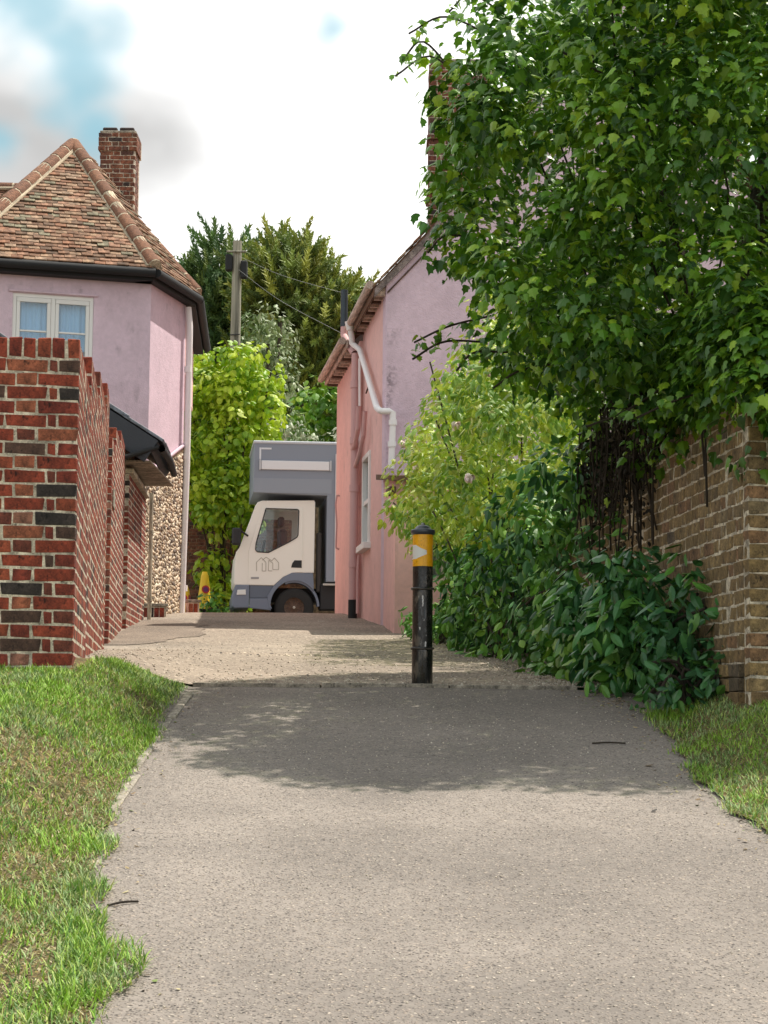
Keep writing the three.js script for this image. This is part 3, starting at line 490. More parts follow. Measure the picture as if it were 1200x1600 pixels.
// ---------------------------------------------------------------- pink house on the right
{
  const t = thing('salmon_pink_house', 'salmon pink rendered house with gable end, exposed rafter feet and sash window', 'house', [0.6, 2.6, 26.5]);
  const G = frame([0, 24.3], [6, 25.02]), g0 = 2.2;
  part('gable_wall', panel(G, [[0, g0], [5.6, g0], [5.6, 7.05], [3.2, 11.15], [0.82, 8.02], [0.5, 7.56], [0, 7.03]], [], 0.3, 0, 0.02), M.pinkG, t);
  const L1 = frame([-0.32, 27.02], [-0.0, 24.302]), dS = (D) => (27.02 - D) / (27.02 - 24.302) * L1.len;
  const wa = dS(26.72), wb = dS(25.86), wy0 = 3.76, wy1 = 5.08;
  part('lane_wall', panel(L1, rect(0, L1.len - 0.02, g0, 7.03), [rect(wa, wb, wy0, wy1)], 0.28), M.pinkR, t);
  const L2 = frame([-0.765, 30.3], [-0.375, 27.0]);
  part('lane_wall', panel(L2, rect(0, L2.len, g0, 6.80), [], 0.3, 0, 0.02), M.pinkR, t);
  const B2 = frame([4, 30.9], [-0.74, 30.3]); part('rear_wall', panel(B2, rect(0, B2.len, g0, 6.8), [], 0.25), M.pinkR, t);
  // roofs
  const prof = (pts, th) => { const q = pts.map(([a, b]) => [a, b]); const low = pts.slice().reverse().map(([a, b]) => [a, b - th]); return q.concat(low); };
  part('roof', panel(G, prof([[-0.16, 6.96], [0.5, 7.70], [0.82, 8.16], [3.2, 11.30], [6.0, 7.0]], 0.09), [], 2.95, 0.05), tileMats[2], t);
  part('roof', panel(frame([-0.42, 27.1], [5.5, 27.81]), prof([[-0.13, 6.80], [3.4, 10.3], [6.0, 7.6]], 0.08), [], 3.3, 0), tileMats[0], t);
  part('verge', panel(G, prof([[-0.15, 6.955], [0.5, 7.655], [0.82, 8.10], [2.0, 9.66]], 0.11), [], 0.06, 0.062), std(lin(0.40, 0.33, 0.32), 0.9, { map: rep(grainC, 1.5), bumpMap: rep(grainH, 4), bumpScale: 0.008 }), t);
  part('string_line', panel(G, prof([[0.02, 6.93], [0.5, 7.45], [0.82, 7.88], [2.0, 9.43]], 0.03), [], 0.03, 0.02), M.timberDark, t);
  const r = rng(101);
  for (const [F, y, n, off] of [[frame([-0.475, 27.05], [-0.145, 24.25]), 6.93, 12, 0], [frame([-0.965, 30.3], [-0.555, 27.0]), 6.72, 13, 0]]) {
    part('fascia', boxF(F, 0, F.len, y - 0.02, y + 0.10, -0.03, 0), M.timberPale, t);
    for (let i = 0; i < n; i++) { const s = (i + 0.4) / n * F.len; part('rafter_foot', boxF(F, s, s + 0.07, y - 0.05, y + 0.06, -0.24, -0.032), i % 3 ? M.timberPale : M.timberDark, t); }
    const g = new THREE.CylinderGeometry(0.055, 0.055, F.len, 10); g.rotateZ(Math.PI / 2); part('gutter', g.applyMatrix4(F.m(F.len / 2, y + 0.075, 0.058)), M.timberPale, t);
  }
  // verge tiles of the lane slope, seen edge on
  for (let i = 0; i < 9; i++) { const a = i / 9, s = mix(-0.12, 0.82, a), y = lerpT([[-0.16, 6.97], [0.5, 7.71], [0.82, 8.17]], s); part('verge_tile', cbox(0.15, 0.022, 0.16, 0.004, 0.004, i + 1).rotateZ(0.82).applyMatrix4(G.m(s, y + 0.02, 0.03)), tileMats[i % 6], t); }
  // sash window
  const q = [boxF(L1, wa, wb, wy1 - 0.07, wy1, -0.1, 0.03), boxF(L1, wa, wa + 0.08, wy0 + 0.07, wy1 - 0.072, -0.1, 0.03), boxF(L1, wb - 0.08, wb, wy0 + 0.07, wy1 - 0.072, -0.1, 0.03), boxF(L1, wa + 0.082, wb - 0.082, (wy0 + wy1) / 2 - 0.03, (wy0 + wy1) / 2 + 0.03, -0.08, 0.01)];
  const win = part('window_frame', mergeGeometries(q), M.white, t);
  part('window_sill', boxF(L1, wa - 0.06, wb + 0.06, wy0 - 0.02, wy0 + 0.068, -0.1, 0.10), M.white, t);
  part('pane', boxF(L1, wa + 0.082, wb - 0.082, wy0 + 0.07, (wy0 + wy1) / 2 - 0.032, -0.05, -0.045, 0.001), M.glassTint, win);
  part('pane', boxF(L1, wa + 0.082, wb - 0.082, (wy0 + wy1) / 2 + 0.032, wy1 - 0.072, -0.035, -0.03, 0.001), M.glassTint, win);
  part('side_wall', panel(frame([5.55, 24.98], [5.2, 31.05]), rect(0, 6.08, g0, 7.0), [], 0.25), M.pinkR, t);
  // lower block against the gable
  const S = frame([0.0, 24.29], [0.13, 22.1]), Fr = frame([0.13, 22.1], [1.9, 22.31]);
  part('lower_wall', panel(S, [[0, g0], [S.len - 0.002, g0], [S.len - 0.002, 4.22], [0, 4.5]], [], 0.22), M.pinkR, t);
  const vx0 = 0.30, vx1 = 0.98, vy0 = 3.08, vy1 = 4.05;
  part('lower_wall', panel(Fr, rect(0, Fr.len, g0 - 0.2, 4.22), [rect(vx0, vx1, vy0, vy1)], 0.22), M.pinkR, t);
  const vw = part('window_frame', mergeGeometries([boxF(Fr, vx0, vx1, vy1 - 0.05, vy1, -0.1, -0.03), boxF(Fr, vx0, vx1, vy0, vy0 + 0.05, -0.1, -0.03), boxF(Fr, vx0, vx0 + 0.05, vy0 + 0.052, vy1 - 0.052, -0.1, -0.03), boxF(Fr, vx1 - 0.05, vx1, vy0 + 0.052, vy1 - 0.052, -0.1, -0.03), boxF(Fr, 0.55, 0.575, vy0 + 0.052, vy1 - 0.052, -0.09, -0.04)]), M.cream, t);
  part('pane', boxF(Fr, vx0 + 0.052, vx1 - 0.052, vy0 + 0.052, vy1 - 0.052, -0.066, -0.062, 0.001), M.glass, vw);
  part('window_backing', boxF(Fr, vx0 - 0.05, vx1 + 0.05, vy0 - 0.05, vy1 + 0.05, -0.28, -0.24), std(lin(0.42, 0.38, 0.32), 0.9, { map: rep(grainC, 2) }), t);
  part('pent_roof', panel(S, [[-0.1, 4.50], [S.len + 0.14, 4.21], [S.len + 0.14, 4.27], [-0.1, 4.57]], [], 2.1, 0.10), tileMats[4], t);
  part('ledge', boxF(S, S.len - 0.35, S.len + 0.1, 4.08, 4.15, 0.0, 0.09), M.timberDark, t);
  // pipes
  const wp = [W(-0.50, 6.98, 26.75), W(-0.47, 6.72, 26.8), W(-0.36, 6.62, 26.7), W(-0.10, 5.42, 24.35), W(-0.05, 5.36, 24.2), W(0.10, 5.36, 24.2), W(0.105, 5.2, 24.2), W(0.085, 4.62, 24.2)];
  const pp = part('rainwater_pipe', tube(wp, 0.042, 10), M.pipeWhite, t, 'pale zigzag rainwater pipe round the corner');
  for (const [X, y] of [[0.105, 5.18], [0.095, 4.9]]) part('pipe_collar', cyl(W(X, y, 24.2), W(X - 0.002, y + 0.07, 24.2), 0.056, 0.056, 10), M.pipeWhite, pp);
  part('hopper', cyl(W(-0.5, 6.9, 26.75), W(-0.5, 7.02, 26.75), 0.05, 0.08, 10), M.pipeWhite, t);
  part('soil_pipe', tube([W(-0.42, 6.6, 26.9), W(-0.42, 5, 26.9), W(-0.43, 3.1, 26.9)], 0.058, 12), M.pipePink, t);
  for (const y of [3.55, 4.62, 5.3, 6.1]) part('pipe_collar', cyl(W(-0.42, y, 26.9), W(-0.42, y + 0.1, 26.9), 0.072, 0.072, 12), M.pipePink, t);
  part('pipe_shoe', cyl(W(-0.43, 2.83, 26.9), W(-0.43, 3.1, 26.9), 0.062, 0.062, 12), M.black, t);
  part('waste_pipe', tube([W(-0.36, 5.75, 26.3), W(-0.37, 5.45, 26.4), W(-0.41, 5.28, 26.75), W(-0.45, 5.22, 26.9)], 0.035, 8), M.pipePink, t);
  part('waste_pipe', tube([W(-0.27, 5.62, 25.9), W(-0.29, 5.3, 26.0), W(-0.36, 5.05, 26.4), W(-0.41, 4.98, 26.85)], 0.03, 8), M.pipePink, t);
  part('waste_pipe', tube([W(-0.36, 6.5, 26.75), W(-0.345, 5.2, 26.72), W(-0.345, 5.12, 26.72)], 0.02, 8), M.pipeWhite, t);
  part('waste_pipe', tube([W(-0.345, 3.72, 26.72), W(-0.36, 3.5, 26.74), W(-0.36, 2.9, 26.74)], 0.02, 8), M.pipePink, t);
  part('vent_pipe', cyl(W(-0.60, 7.08, 27.4), W(-0.60, 7.62, 27.4), 0.052, 0.052, 12), std(lin(0.03, 0.045, 0.06), 0.5), t);
  part('vent_pipe', tube([W(-0.60, 7.08, 27.4), W(-0.60, 6.95, 27.4), W(-0.5, 6.72, 27.1), W(-0.44, 6.6, 26.95)], 0.05, 10), M.pipePink, t);
  part('wall_rail', tube([W(-0.66, 4.72, 28.4), W(-0.70, 4.74, 28.4), W(-0.72, 4.6, 28.4), W(-0.70, 4.3, 28.4), W(-0.71, 3.95, 28.4), W(-0.66, 3.93, 28.4)], 0.014, 6), M.pipePink, t);
  part('cable', tube([W(-0.20, 6.0, 25.8), W(-0.26, 5.9, 26.1)], 0.012, 6), M.timberDark, t);
  // chimney
  const [ch, cf] = chimney(t, 0.57, 1.47, 25.5, 0.7, 7.6, 10.36, oldMats, OLD, 111, 0, 0, 'tall red brick chimney half hidden by ivy');
  part('capping', boxF(cf, 0.02, 0.88, 10.36, 10.45, -0.68, -0.02, 0.03), M.concrete, ch);
  part('string_course', boxF(cf, -0.025, 0.925, 9.30, 9.365, -0.72, 0.03, 0.01), oldMats[3], ch);
  part('string_course', boxF(cf, -0.025, 0.925, 8.55, 8.60, -0.72, 0.03, 0.01), oldMats[3], ch);
  for (let i = 0; i < 6; i++) part('flashing', boxF(cf, 0.04 + i * 0.085, 0.115 + i * 0.085, 8.03 + i * 0.095, 8.17 + i * 0.095, 0.004, 0.022, 0.004), M.lead, ch);
}
// ---------------------------------------------------------------- old brick wall on the right
{
  const c = [1.907, 10], t = thing('old_brick_wall', 'weathered brown brick wall with pale mortar under the ivy', 'wall', [2.0, 1.6, 10.2]), r = rng(121);
  const far = [c[0] - 0.068 * 13, c[1] + 13], S = frame(far, c), F = frame(c, [c[0] + 2.5, c[1] + 0.17]), bag = [], ch = 0.0772, n = 25, top = 1.50 + n * ch;
  for (let i = 0; i < n; i++) {
    const y = 1.50 + i * ch; if (i < 5) { lay(t, S, y, [[S.len - 0.34, S.len - 0.125], [S.len - 0.56, S.len - 0.35]], tanMats, TAN, r, { h: 0.068, j: 0.005, k: 0.03 }); }
    lay(t, F, y, flemish(0, 0.75, i % 2 === 0).map((q) => (i < 2 ? [q[0], q[1], 5] : q)), tanMats, TAN, r, { h: 0.068, j: 0.006 });
    lay(t, F, y, flemish(0.76, 2.4, i % 2 === 0), tanMats, TAN, r, { bag, h: 0.068, j: 0.006 });
    lay(t, S, y, flemish(0, S.len - 0.113, i % 2 === 1, true, 0.006), tanMats, TAN, r, { bag, h: 0.068, j: 0.006, keep: (s, yy) => s > S.len - 1.35 && yy > 1.85 });
  }
  flushBag(t, bag);
  part('mortar', mergeGeometries([boxF(S, 0, S.len - 0.005, 1.2, top - 0.01, -0.3, -0.003, 0.002), boxF(F, 0.3, 2.45, 1.2, top - 0.01, -0.3, -0.003, 0.002)]), M.mortarOld, t);
  part('coping', mergeGeometries([boxF(S, 0, S.len + 0.02, top, top + 0.06, -0.33, 0.03, 0.01), boxF(F, 0.31, 2.45, top + 0.001, top + 0.061, -0.33, 0.03, 0.01)]), tanMats[4], t);
  part('footing', boxF(F, -0.04, 2.4, 1.3, 1.60, -0.25, 0.05, 0.015), M.concrete, t);
}
// ---------------------------------------------------------------- bollard
{
  const X = 0.241, D = 11.78, y = gy(X, D) - 0.01, t = thing('bollard', 'black bollard with yellow band and white arrow standing at the path end', 'bollard', [X, y, D]);
  const lat = (pts, m, name, parent) => { const g = new THREE.LatheGeometry(pts.map(([a, b]) => new THREE.Vector2(a, b)), 40), p = g.attributes.position, u = g.attributes.uv; for (let i = 0; i < p.count; i++) u.setY(i, clamp(p.getY(i), 0.001, 0.999)); return part(name, at(g, X, y, D), m, parent); };
  const scuffC = dataTex(512, (u, v) => { const a = fbm(u * 9, v * 14, 9, 5), b = fbm(u * 60, v * 60, 60, 3), low = clamp((0.46 - v) / 0.3); let k = 0.10 + 0.05 * (b - 0.5); const w = a + 0.25 * (b - 0.5) + 0.20 * low; const f = clamp((w - 0.62) * 9) * 0.9; const f2 = clamp((fbm(u * 22 + 4, v * 22, 22, 3) - 0.74) * 14); return [mix(mix(k, 0.36, f), 0.75, f2), mix(mix(k, 0.33, f), 0.74, f2), mix(mix(k, 0.29, f), 0.73, f2)]; });
  const black = std(0xffffff, 0.6, { map: scuffC, roughnessMap: grainC });
  lat([[0.0, -0.12], [0.064, -0.12], [0.064, 0.225], [0.0625, 0.23], [0.0625, 0.25], [0.062, 0.60], [0.062, 0.742]], black, 'post', t);
  for (const h of [0.24, 0.605]) part('ring', at(new THREE.TorusGeometry(0.0645, 0.009, 8, 36).rotateX(Math.PI / 2), X, y + h, D), black, t);
  const cv = document.createElement('canvas'); cv.width = 1024; cv.height = 512; const x = cv.getContext('2d'), rr = rng(3);
  x.fillStyle = '#eaa80c'; x.fillRect(0, 0, 1024, 512); for (let i = 0; i < 500; i++) { x.fillStyle = ['rgba(214,140,0,.25)', 'rgba(250,196,40,.22)', 'rgba(120,80,10,.15)'][i % 3]; x.beginPath(); x.ellipse(rr() * 1024, rr() * 512, 4 + rr() * 26, 3 + rr() * 14, rr() * 3, 0, 7); x.fill(); }
  const ar = (o) => { x.fillStyle = '#d8d8d4'; x.beginPath(); x.moveTo(o - 250, 168); x.lineTo(o - 70, 172); x.lineTo(o + 20, 225); x.lineTo(o + 110, 260); x.lineTo(o + 115, 320); x.lineTo(o + 20, 360); x.lineTo(o - 70, 398); x.lineTo(o - 250, 400); x.closePath(); x.fill(); };
  ar(972); ar(-52); ar(460); 
  const bt = new THREE.CanvasTexture(cv); bt.colorSpace = THREE.SRGBColorSpace; bt.wrapS = THREE.RepeatWrapping;
  const bg = new THREE.CylinderGeometry(0.0628, 0.0628, 0.196, 40, 1, true); part('reflective_band', at(bg, X, y + 0.84, D), std(0xffffff, 0.35, { map: bt, side: THREE.DoubleSide }), t, 'yellow band with white arrow');
  lat([[0.0, 0.735], [0.060, 0.735], [0.060, 0.938], [0.0, 0.938]], black, 'sleeve', t);
  const cap = lat([[0.0605, 0.936], [0.069, 0.940], [0.0755, 0.950], [0.0755, 0.964], [0.070, 0.970], [0.052, 0.973], [0.047, 0.983], [0.036, 0.993], [0.018, 0.999], [0.0, 1.0]], std(lin(0.035, 0.042, 0.055), 0.3), 'cap', t);
  lat([[0.012, 0.996], [0.012, 1.008], [0.006, 1.013], [0.0, 1.014]], std(lin(0.2, 0.2, 0.2), 0.4, { metalness: 0.6 }), 'cap_bolt', cap);
}
// ---------------------------------------------------------------- the lorry
{
  const gyT = 3.155, T = frame([-3.0, 38.0], [-3.0 + 7.0 * Math.cos(0.105), 38.0 + 7.0 * Math.sin(0.105)]);
  const t = thing('box_lorry', 'cream lorry cab with grey overcab box body, half hidden behind the pink house', 'lorry', [-1.2, gyT, 39.2]);
  const cream = std(lin(0.80, 0.775, 0.71), 0.35), grey = std(lin(0.155, 0.185, 0.245), 0.5), greyBox = std(lin(0.235, 0.265, 0.32), 0.5), dark = std(lin(0.018, 0.018, 0.02), 0.7), rubber = std(lin(0.02, 0.019, 0.018), 0.85, { bumpMap: rep(grainH, 3), bumpScale: 0.004 });
  const Y = (pts) => pts.map(([a, b]) => [a, b + gyT]), z = (a, b) => [(a - 130) / 499, (1395 - b) / 499];   // traced side outline, metres
  const Z = (l) => Y(l.map(([a, b]) => z(a, b)));
  const side = Z([[160, 985], [150, 960], [153, 800], [165, 662], [200, 612], [350, 200], [372, 158], [420, 142], [935, 130], [945, 150], [940, 855], [725, 860], [640, 900], [545, 988]]);
  const hole = Z([[455, 222], [770, 226], [782, 240], [776, 480], [765, 505], [690, 552], [485, 660], [375, 655], [358, 635], [362, 570]]);
  for (const k of [0, -2.08]) part('cab_side', panel(T, side, [hole], 0.05, k, 0.012), cream, t);
  const skin = (pts, k0, k1, th) => { const g = []; for (let i = 0; i + 1 < pts.length; i++) { const [a, b] = [pts[i], pts[i + 1]], dx = b[0] - a[0], dy = b[1] - a[1], l = Math.hypot(dx, dy), m = T.m((a[0] + b[0]) / 2, (a[1] + b[1]) / 2, (k0 + k1) / 2); g.push(cbox(l + 0.012, th, k1 - k0, 0.003).rotateZ(Math.atan2(dy, dx)).applyMatrix4(m)); } return mergeGeometries(g); };
  part('cab_nose', skin(Z([[168, 985], [160, 960], [163, 800], [175, 665], [206, 616]]), -2.085, -0.03, 0.03), cream, t);
  part('windscreen', skin(Z([[212, 600], [352, 210]]), -1.98, -0.12, 0.008), M.glass, t);
  part('cab_roof', skin(Z([[352, 205], [378, 162], [422, 148], [930, 137]]), -2.085, -0.03, 0.03), cream, t);
  part('cab_rear', skin(Z([[933, 145], [930, 850]]), -2.085, -0.03, 0.03), cream, t);
  part('cab_floor', skin(Z([[200, 900], [900, 860]]), -2.05, -0.06, 0.03), dark, t);
  const door = part('door', panel(T, Z([[418, 205], [815, 208], [822, 216], [822, 850], [722, 858], [636, 898], [543, 984], [288, 982], [290, 640], [300, 610]]), [hole.map(([a, b]) => [a, b])], 0.02, 0.016, 0.006), cream, t);
  part('window_pane', panel(T, hole, [], 0.006, -0.012), M.glass, door);
  part('window_pane', panel(T, hole, [], 0.006, -2.10), M.glass, t);
  part('window_seal', (() => { const q = hole.map(([a, b]) => T.at(a, b, 0.02)); q.push(q[0].clone()); const g = []; for (let i = 0; i + 1 < q.length; i++) g.push(cyl(q[i], q[i + 1], 0.012, 0.012, 6)); return mergeGeometries(g); })(), dark, door);
  part('door_handle', panel(T, Z([[712, 806], [722, 765], [745, 733], [817, 733], [817, 808]]), [], 0.02, 0.024, 0.004), dark, door);
  part('badge', panel(T, Z([[316, 926], [316, 906], [394, 904], [394, 924]]), [], 0.012, 0.024), std(lin(0.3, 0.3, 0.3), 0.4), door);
  // outline emblem of two gabled shapes on the door
  const line = std(lin(0.42, 0.39, 0.33), 0.6), emb = [];
  for (const l of [[[372, 845], [368, 758], [415, 712], [440, 736], [462, 760], [462, 845], [425, 845], [425, 765]], [[425, 738], [462, 706], [520, 742], [545, 712], [588, 760], [588, 830], [530, 828], [530, 765], [490, 735], [486, 842], [525, 842]]]) { const q = Z(l).map(([a, b]) => T.at(a, b, 0.020)); for (let i = 0; i + 1 < q.length; i++) emb.push(cyl(q[i], q[i + 1], 0.006, 0.006, 4)); }
  part('emblem', mergeGeometries(emb), line, door);
  part('driver_seat', mergeGeometries([boxF(T, 0.92, 1.1, gyT + 1.3, gyT + 1.98, -0.85, -0.35, 0.05), boxF(T, 0.92, 1.05, gyT + 2.04, gyT + 2.24, -0.72, -0.48, 0.04)]), dark, t);
  part('steering_wheel', new THREE.TorusGeometry(0.22, 0.02, 8, 24).rotateX(0.2).rotateZ(0.4).rotateY(1.5).applyMatrix4(T.m(0.62, gyT + 1.55, -0.6)), dark, t);
  part('roof_marker', boxF(T, 0.68, 0.79, gyT + 2.49, gyT + 2.54, -0.2, -0.06, 0.01), dark, t);
  const mir = part('mirror', boxF(T, -0.02, 0.16, gyT + 1.60, gyT + 1.94, 0.06, 0.24, 0.03), dark, t); part('mirror_arm', cyl(T.at(0.14, gyT + 1.9, 0.12), T.at(0.3, gyT + 1.8, 0.0), 0.02, 0.02, 8), dark, mir);
  // grey lower cab: bumper, step, wheel arch
  const arch = []; for (let i = 0; i <= 20; i++) { const a = Math.PI * (0.995 - 0.88 * i / 20); arch.push([1.24 + 0.475 * Math.cos(a), gyT + 0.42 + 0.50 * Math.sin(a)]); }
  part('wheel_arch', panel(T, [[0.80, gyT + 0.36], ...arch.filter(([a]) => a < 1.63), ...Y([[1.62, 0.88], [1.605, 1.07], [1.18, 1.075], [1.0, 0.98], [0.82, 0.80], [0.70, 0.60], [0.74, 0.36]])], [], 0.10, 0.03, 0.008), grey, t);
  part('mudguard', panel(T, (() => { const o = [], p = []; for (let i = 0; i <= 12; i++) { const a = 0.62 * Math.PI - 0.62 * Math.PI * i / 12 + 0.03; o.push([1.24 + 0.50 * Math.cos(a), gyT + 0.40 + 0.53 * Math.sin(a)]); p.unshift([1.24 + 0.455 * Math.cos(a), gyT + 0.40 + 0.485 * Math.sin(a)]); } return o.concat(p); })(), [], 0.3, 0.0), grey, t);
  part('bumper', panel(T, Z([[135, 1195], [132, 1110], [150, 1040], [165, 988], [300, 985], [300, 1210], [160, 1215]]), [], 2.2, 0.035, 0.02), grey, t);
  part('step_panel', panel(T, Z([[303, 985], [545, 990], [520, 1110], [303, 1112]]), [], 0.1, 0.0, 0.006), dark === 0 ? dark : std(lin(0.11, 0.135, 0.18), 0.6), t);
  part('side_skirt', panel(T, Z([[303, 1116], [520, 1114], [505, 1190], [520, 1232], [303, 1212]]), [], 0.12, 0.02, 0.01), grey, t);
  part('headlight', panel(T, Z([[176, 1085], [184, 1035], [265, 1030], [268, 1082]]), [], 0.03, 0.052, 0.008), std(lin(0.7, 0.7, 0.68), 0.15), t);
  // front wheels
  for (const k of [-0.06, -1.85]) {
    const prf = [[0.20, -0.13], [0.30, -0.135], [0.365, -0.12], [0.39, -0.08], [0.392, 0.08], [0.365, 0.12], [0.30, 0.135], [0.20, 0.13]].map(([a, b]) => new THREE.Vector2(a, b));
    const ty = part('wheel', new THREE.LatheGeometry(prf, 40).rotateX(Math.PI / 2).applyMatrix4(T.m(1.24, gyT + 0.39, k - 0.1)), rubber, t);
    const rp = [[0, 0.085], [0.035, 0.09], [0.05, 0.075], [0.07, 0.06], [0.11, 0.05], [0.15, 0.055], [0.185, 0.09], [0.205, 0.12], [0.205, -0.05]].map(([a, b]) => new THREE.Vector2(a, b));
    part('rim', new THREE.LatheGeometry(rp, 32).rotateX(Math.PI / 2).applyMatrix4(T.m(1.24, gyT + 0.39, k - 0.1)), std(lin(0.20, 0.125, 0.085), 0.7, { map: rep(grainC, 6) }), ty);
    const nuts = []; for (let i = 0; i < 8; i++) { const a = i / 8 * 6.283; nuts.push(new THREE.CylinderGeometry(0.016, 0.016, 0.03, 6).rotateX(Math.PI / 2).applyMatrix4(T.m(1.24 + 0.125 * Math.cos(a), gyT + 0.39 + 0.125 * Math.sin(a), k - 0.1 + 0.065))); nuts.push(new THREE.CylinderGeometry(0.019, 0.019, 0.004, 10).rotateX(Math.PI / 2).applyMatrix4(T.m(1.24 + 0.165 * Math.cos(a + 0.39), gyT + 0.39 + 0.165 * Math.sin(a + 0.39), k - 0.1 + 0.072))); }
    part('wheel_nuts', mergeGeometries(nuts), std(lin(0.07, 0.05, 0.04), 0.6), ty);
    part('hub_cap', new THREE.SphereGeometry(0.028, 12, 8).applyMatrix4(T.m(1.24, gyT + 0.39, k - 0.1 + 0.085)), std(lin(0.55, 0.5, 0.42), 0.3), ty);
  }
  // box body with the part over the cab
  const body = part('box_body', panel(T, Y([[0.39, 2.66], [0.40, 3.66], [7.2, 3.66], [7.2, 0.90], [1.86, 0.90], [1.86, 2.62]]), [], 2.36, 0.12, 0.015), greyBox, t);
  part('roof_rail', boxF(T, 0.38, 7.22, gyT + 3.645, gyT + 3.70, -2.26, 0.14, 0.012), std(lin(0.55, 0.58, 0.62), 0.4), body);
  part('lower_rail', boxF(T, 0.40, 1.95, gyT + 2.66, gyT + 2.95, 0.124, 0.128, 0.001), std(lin(0.27, 0.30, 0.35), 0.5), body);
  part('corner_trim', boxF(T, 2.02, 2.06, gyT + 0.92, gyT + 3.46, 0.122, 0.15), std(lin(0.66, 0.62, 0.62), 0.4), body);
  part('lamp_cover', boxF(T, 0.54, 1.90, gyT + 3.12, gyT + 3.30, 0.122, 0.16, 0.012), std(lin(0.74, 0.74, 0.76), 0.35), body);
  for (const s of [0.50, 1.905]) part('lamp_cover_end', boxF(T, s, s + 0.035, gyT + 3.11, gyT + 3.32, 0.122, 0.175, 0.008), std(lin(0.5, 0.5, 0.52), 0.4), body);
  part('corner_mark', mergeGeometries([boxF(T, 0.50, 0.535, gyT + 3.33, gyT + 3.56, 0.122, 0.126, 0.001), boxF(T, 0.537, 0.74, gyT + 3.525, gyT + 3.56, 0.122, 0.126, 0.001)]), std(lin(0.7, 0.72, 0.75), 0.5), body);
  part('side_panel', boxF(T, 2.10, 7.1, gyT + 0.98, gyT + 3.40, 0.122, 0.128, 0.001), std(lin(0.25, 0.27, 0.32), 0.5), body);
  part('chassis', mergeGeometries([boxF(T, 0.4, 7, gyT + 0.52, gyT + 0.80, -1.5, -0.5, 0.01), boxF(T, 1.75, 2.1, gyT + 0.35, gyT + 0.86, -0.5, -0.05, 0.02), boxF(T, 2.2, 3.2, gyT + 0.3, gyT + 0.84, -0.6, -0.02, 0.02)]), dark, t);
  part('chassis_rail', boxF(T, 1.8, 7, gyT + 0.83, gyT + 0.87, 0.02, 0.10, 0.005), std(lin(0.5, 0.47, 0.43), 0.5), t);
  part('air_duct', boxF(T, 1.68, 1.78, gyT + 0.7, gyT + 1.9, -0.3, -0.1, 0.02), std(lin(0.06, 0.055, 0.05), 0.7), t);
}
// ---------------------------------------------------------------- yard wall, parking cones, pole, outbuilding behind
{
  const t = thing('yard_wall', 'old brick wall behind the parking cones, largely hidden by the creeper', 'wall', [-4, 3.0, 42.3]), F = frame([-7, 42.2], [1.5, 42.4]), r = rng(131), bag = [];
  for (let i = 0; i < 44; i++) lay(t, F, 3.0 + i * 0.075, flemish(0, 5.2, i % 2 === 0), oldMats, OLD, r, { bag, j: 0.005 });
  flushBag(t, bag); part('mortar', boxF(F, 0, F.len, 2.6, 6.3, -0.3, -0.006), std(lin(0.34, 0.24, 0.16), 0.95, { map: rep(grainC, 1.5) }), t);
  part('coping', boxF(F, 0, F.len, 6.305, 6.38, -0.33, 0.03, 0.02), oldMats[3], t);
  const bed = structure('flower_bed', new THREE.SphereGeometry(1, 24, 12, 0, 6.3, 0, Math.PI / 2).scale(1.6, 0.5, 1.3).translate(-4.2, 3.1, -40.6), M.soil);
}
function cone(X, y, D, h, turn, label) {
  const t = thing('no_waiting_cone', label, 'traffic cone', [X, y, D], 'yellow cones by the yard wall'); t.rotation.y = 0;
  const yel = std(lin(0.80, 0.52, 0.02), 0.5), g = new THREE.CylinderGeometry(0.09, 0.19, h, 4, 1).rotateY(Math.PI / 4 + turn), b = shade(new THREE.Mesh(at(g, 0, h / 2 + 0.05, 0), yel)); b.name = 'cone_body'; t.add(b);
  const base = shade(new THREE.Mesh(cbox(0.42, 0.06, 0.42, 0.015).rotateY(turn).translate(0, 0.03, 0), std(lin(0.03, 0.03, 0.03), 0.8))); base.name = 'base'; t.add(base);
  const top = shade(new THREE.Mesh(new THREE.CylinderGeometry(0.05, 0.07, 0.07, 12).translate(0, h + 0.085, 0), yel)); top.name = 'top'; t.add(top);
  for (const a of [0, Math.PI / 2]) for (const [R, c, e, nm] of [[0.085, [0.45, 0.02, 0.02], 0.002, 'red_ring'], [0.055, [0.14, 0.02, 0.12], 0.005, 'roundel']]) {
    const d = new THREE.CylinderGeometry(R, R, 0.004, 24).rotateX(Math.PI / 2 - Math.atan(0.0707 / h)).translate(0, h * 0.58 + 0.05, 0.0985 + e); d.rotateY(turn + a - Math.PI / 2 + Math.PI / 2); const m = shade(new THREE.Mesh(d, std(lin(...c), 0.5))); m.name = nm; t.add(m);
  }
}
cone(-3.72, 3.52, 39.9, 0.72, 0.35, 'yellow parking cone with red roundel beside the creeper'); cone(-4.06, 3.42, 39.3, 0.50, -0.2, 'yellow parking cone partly behind the white downpipe');
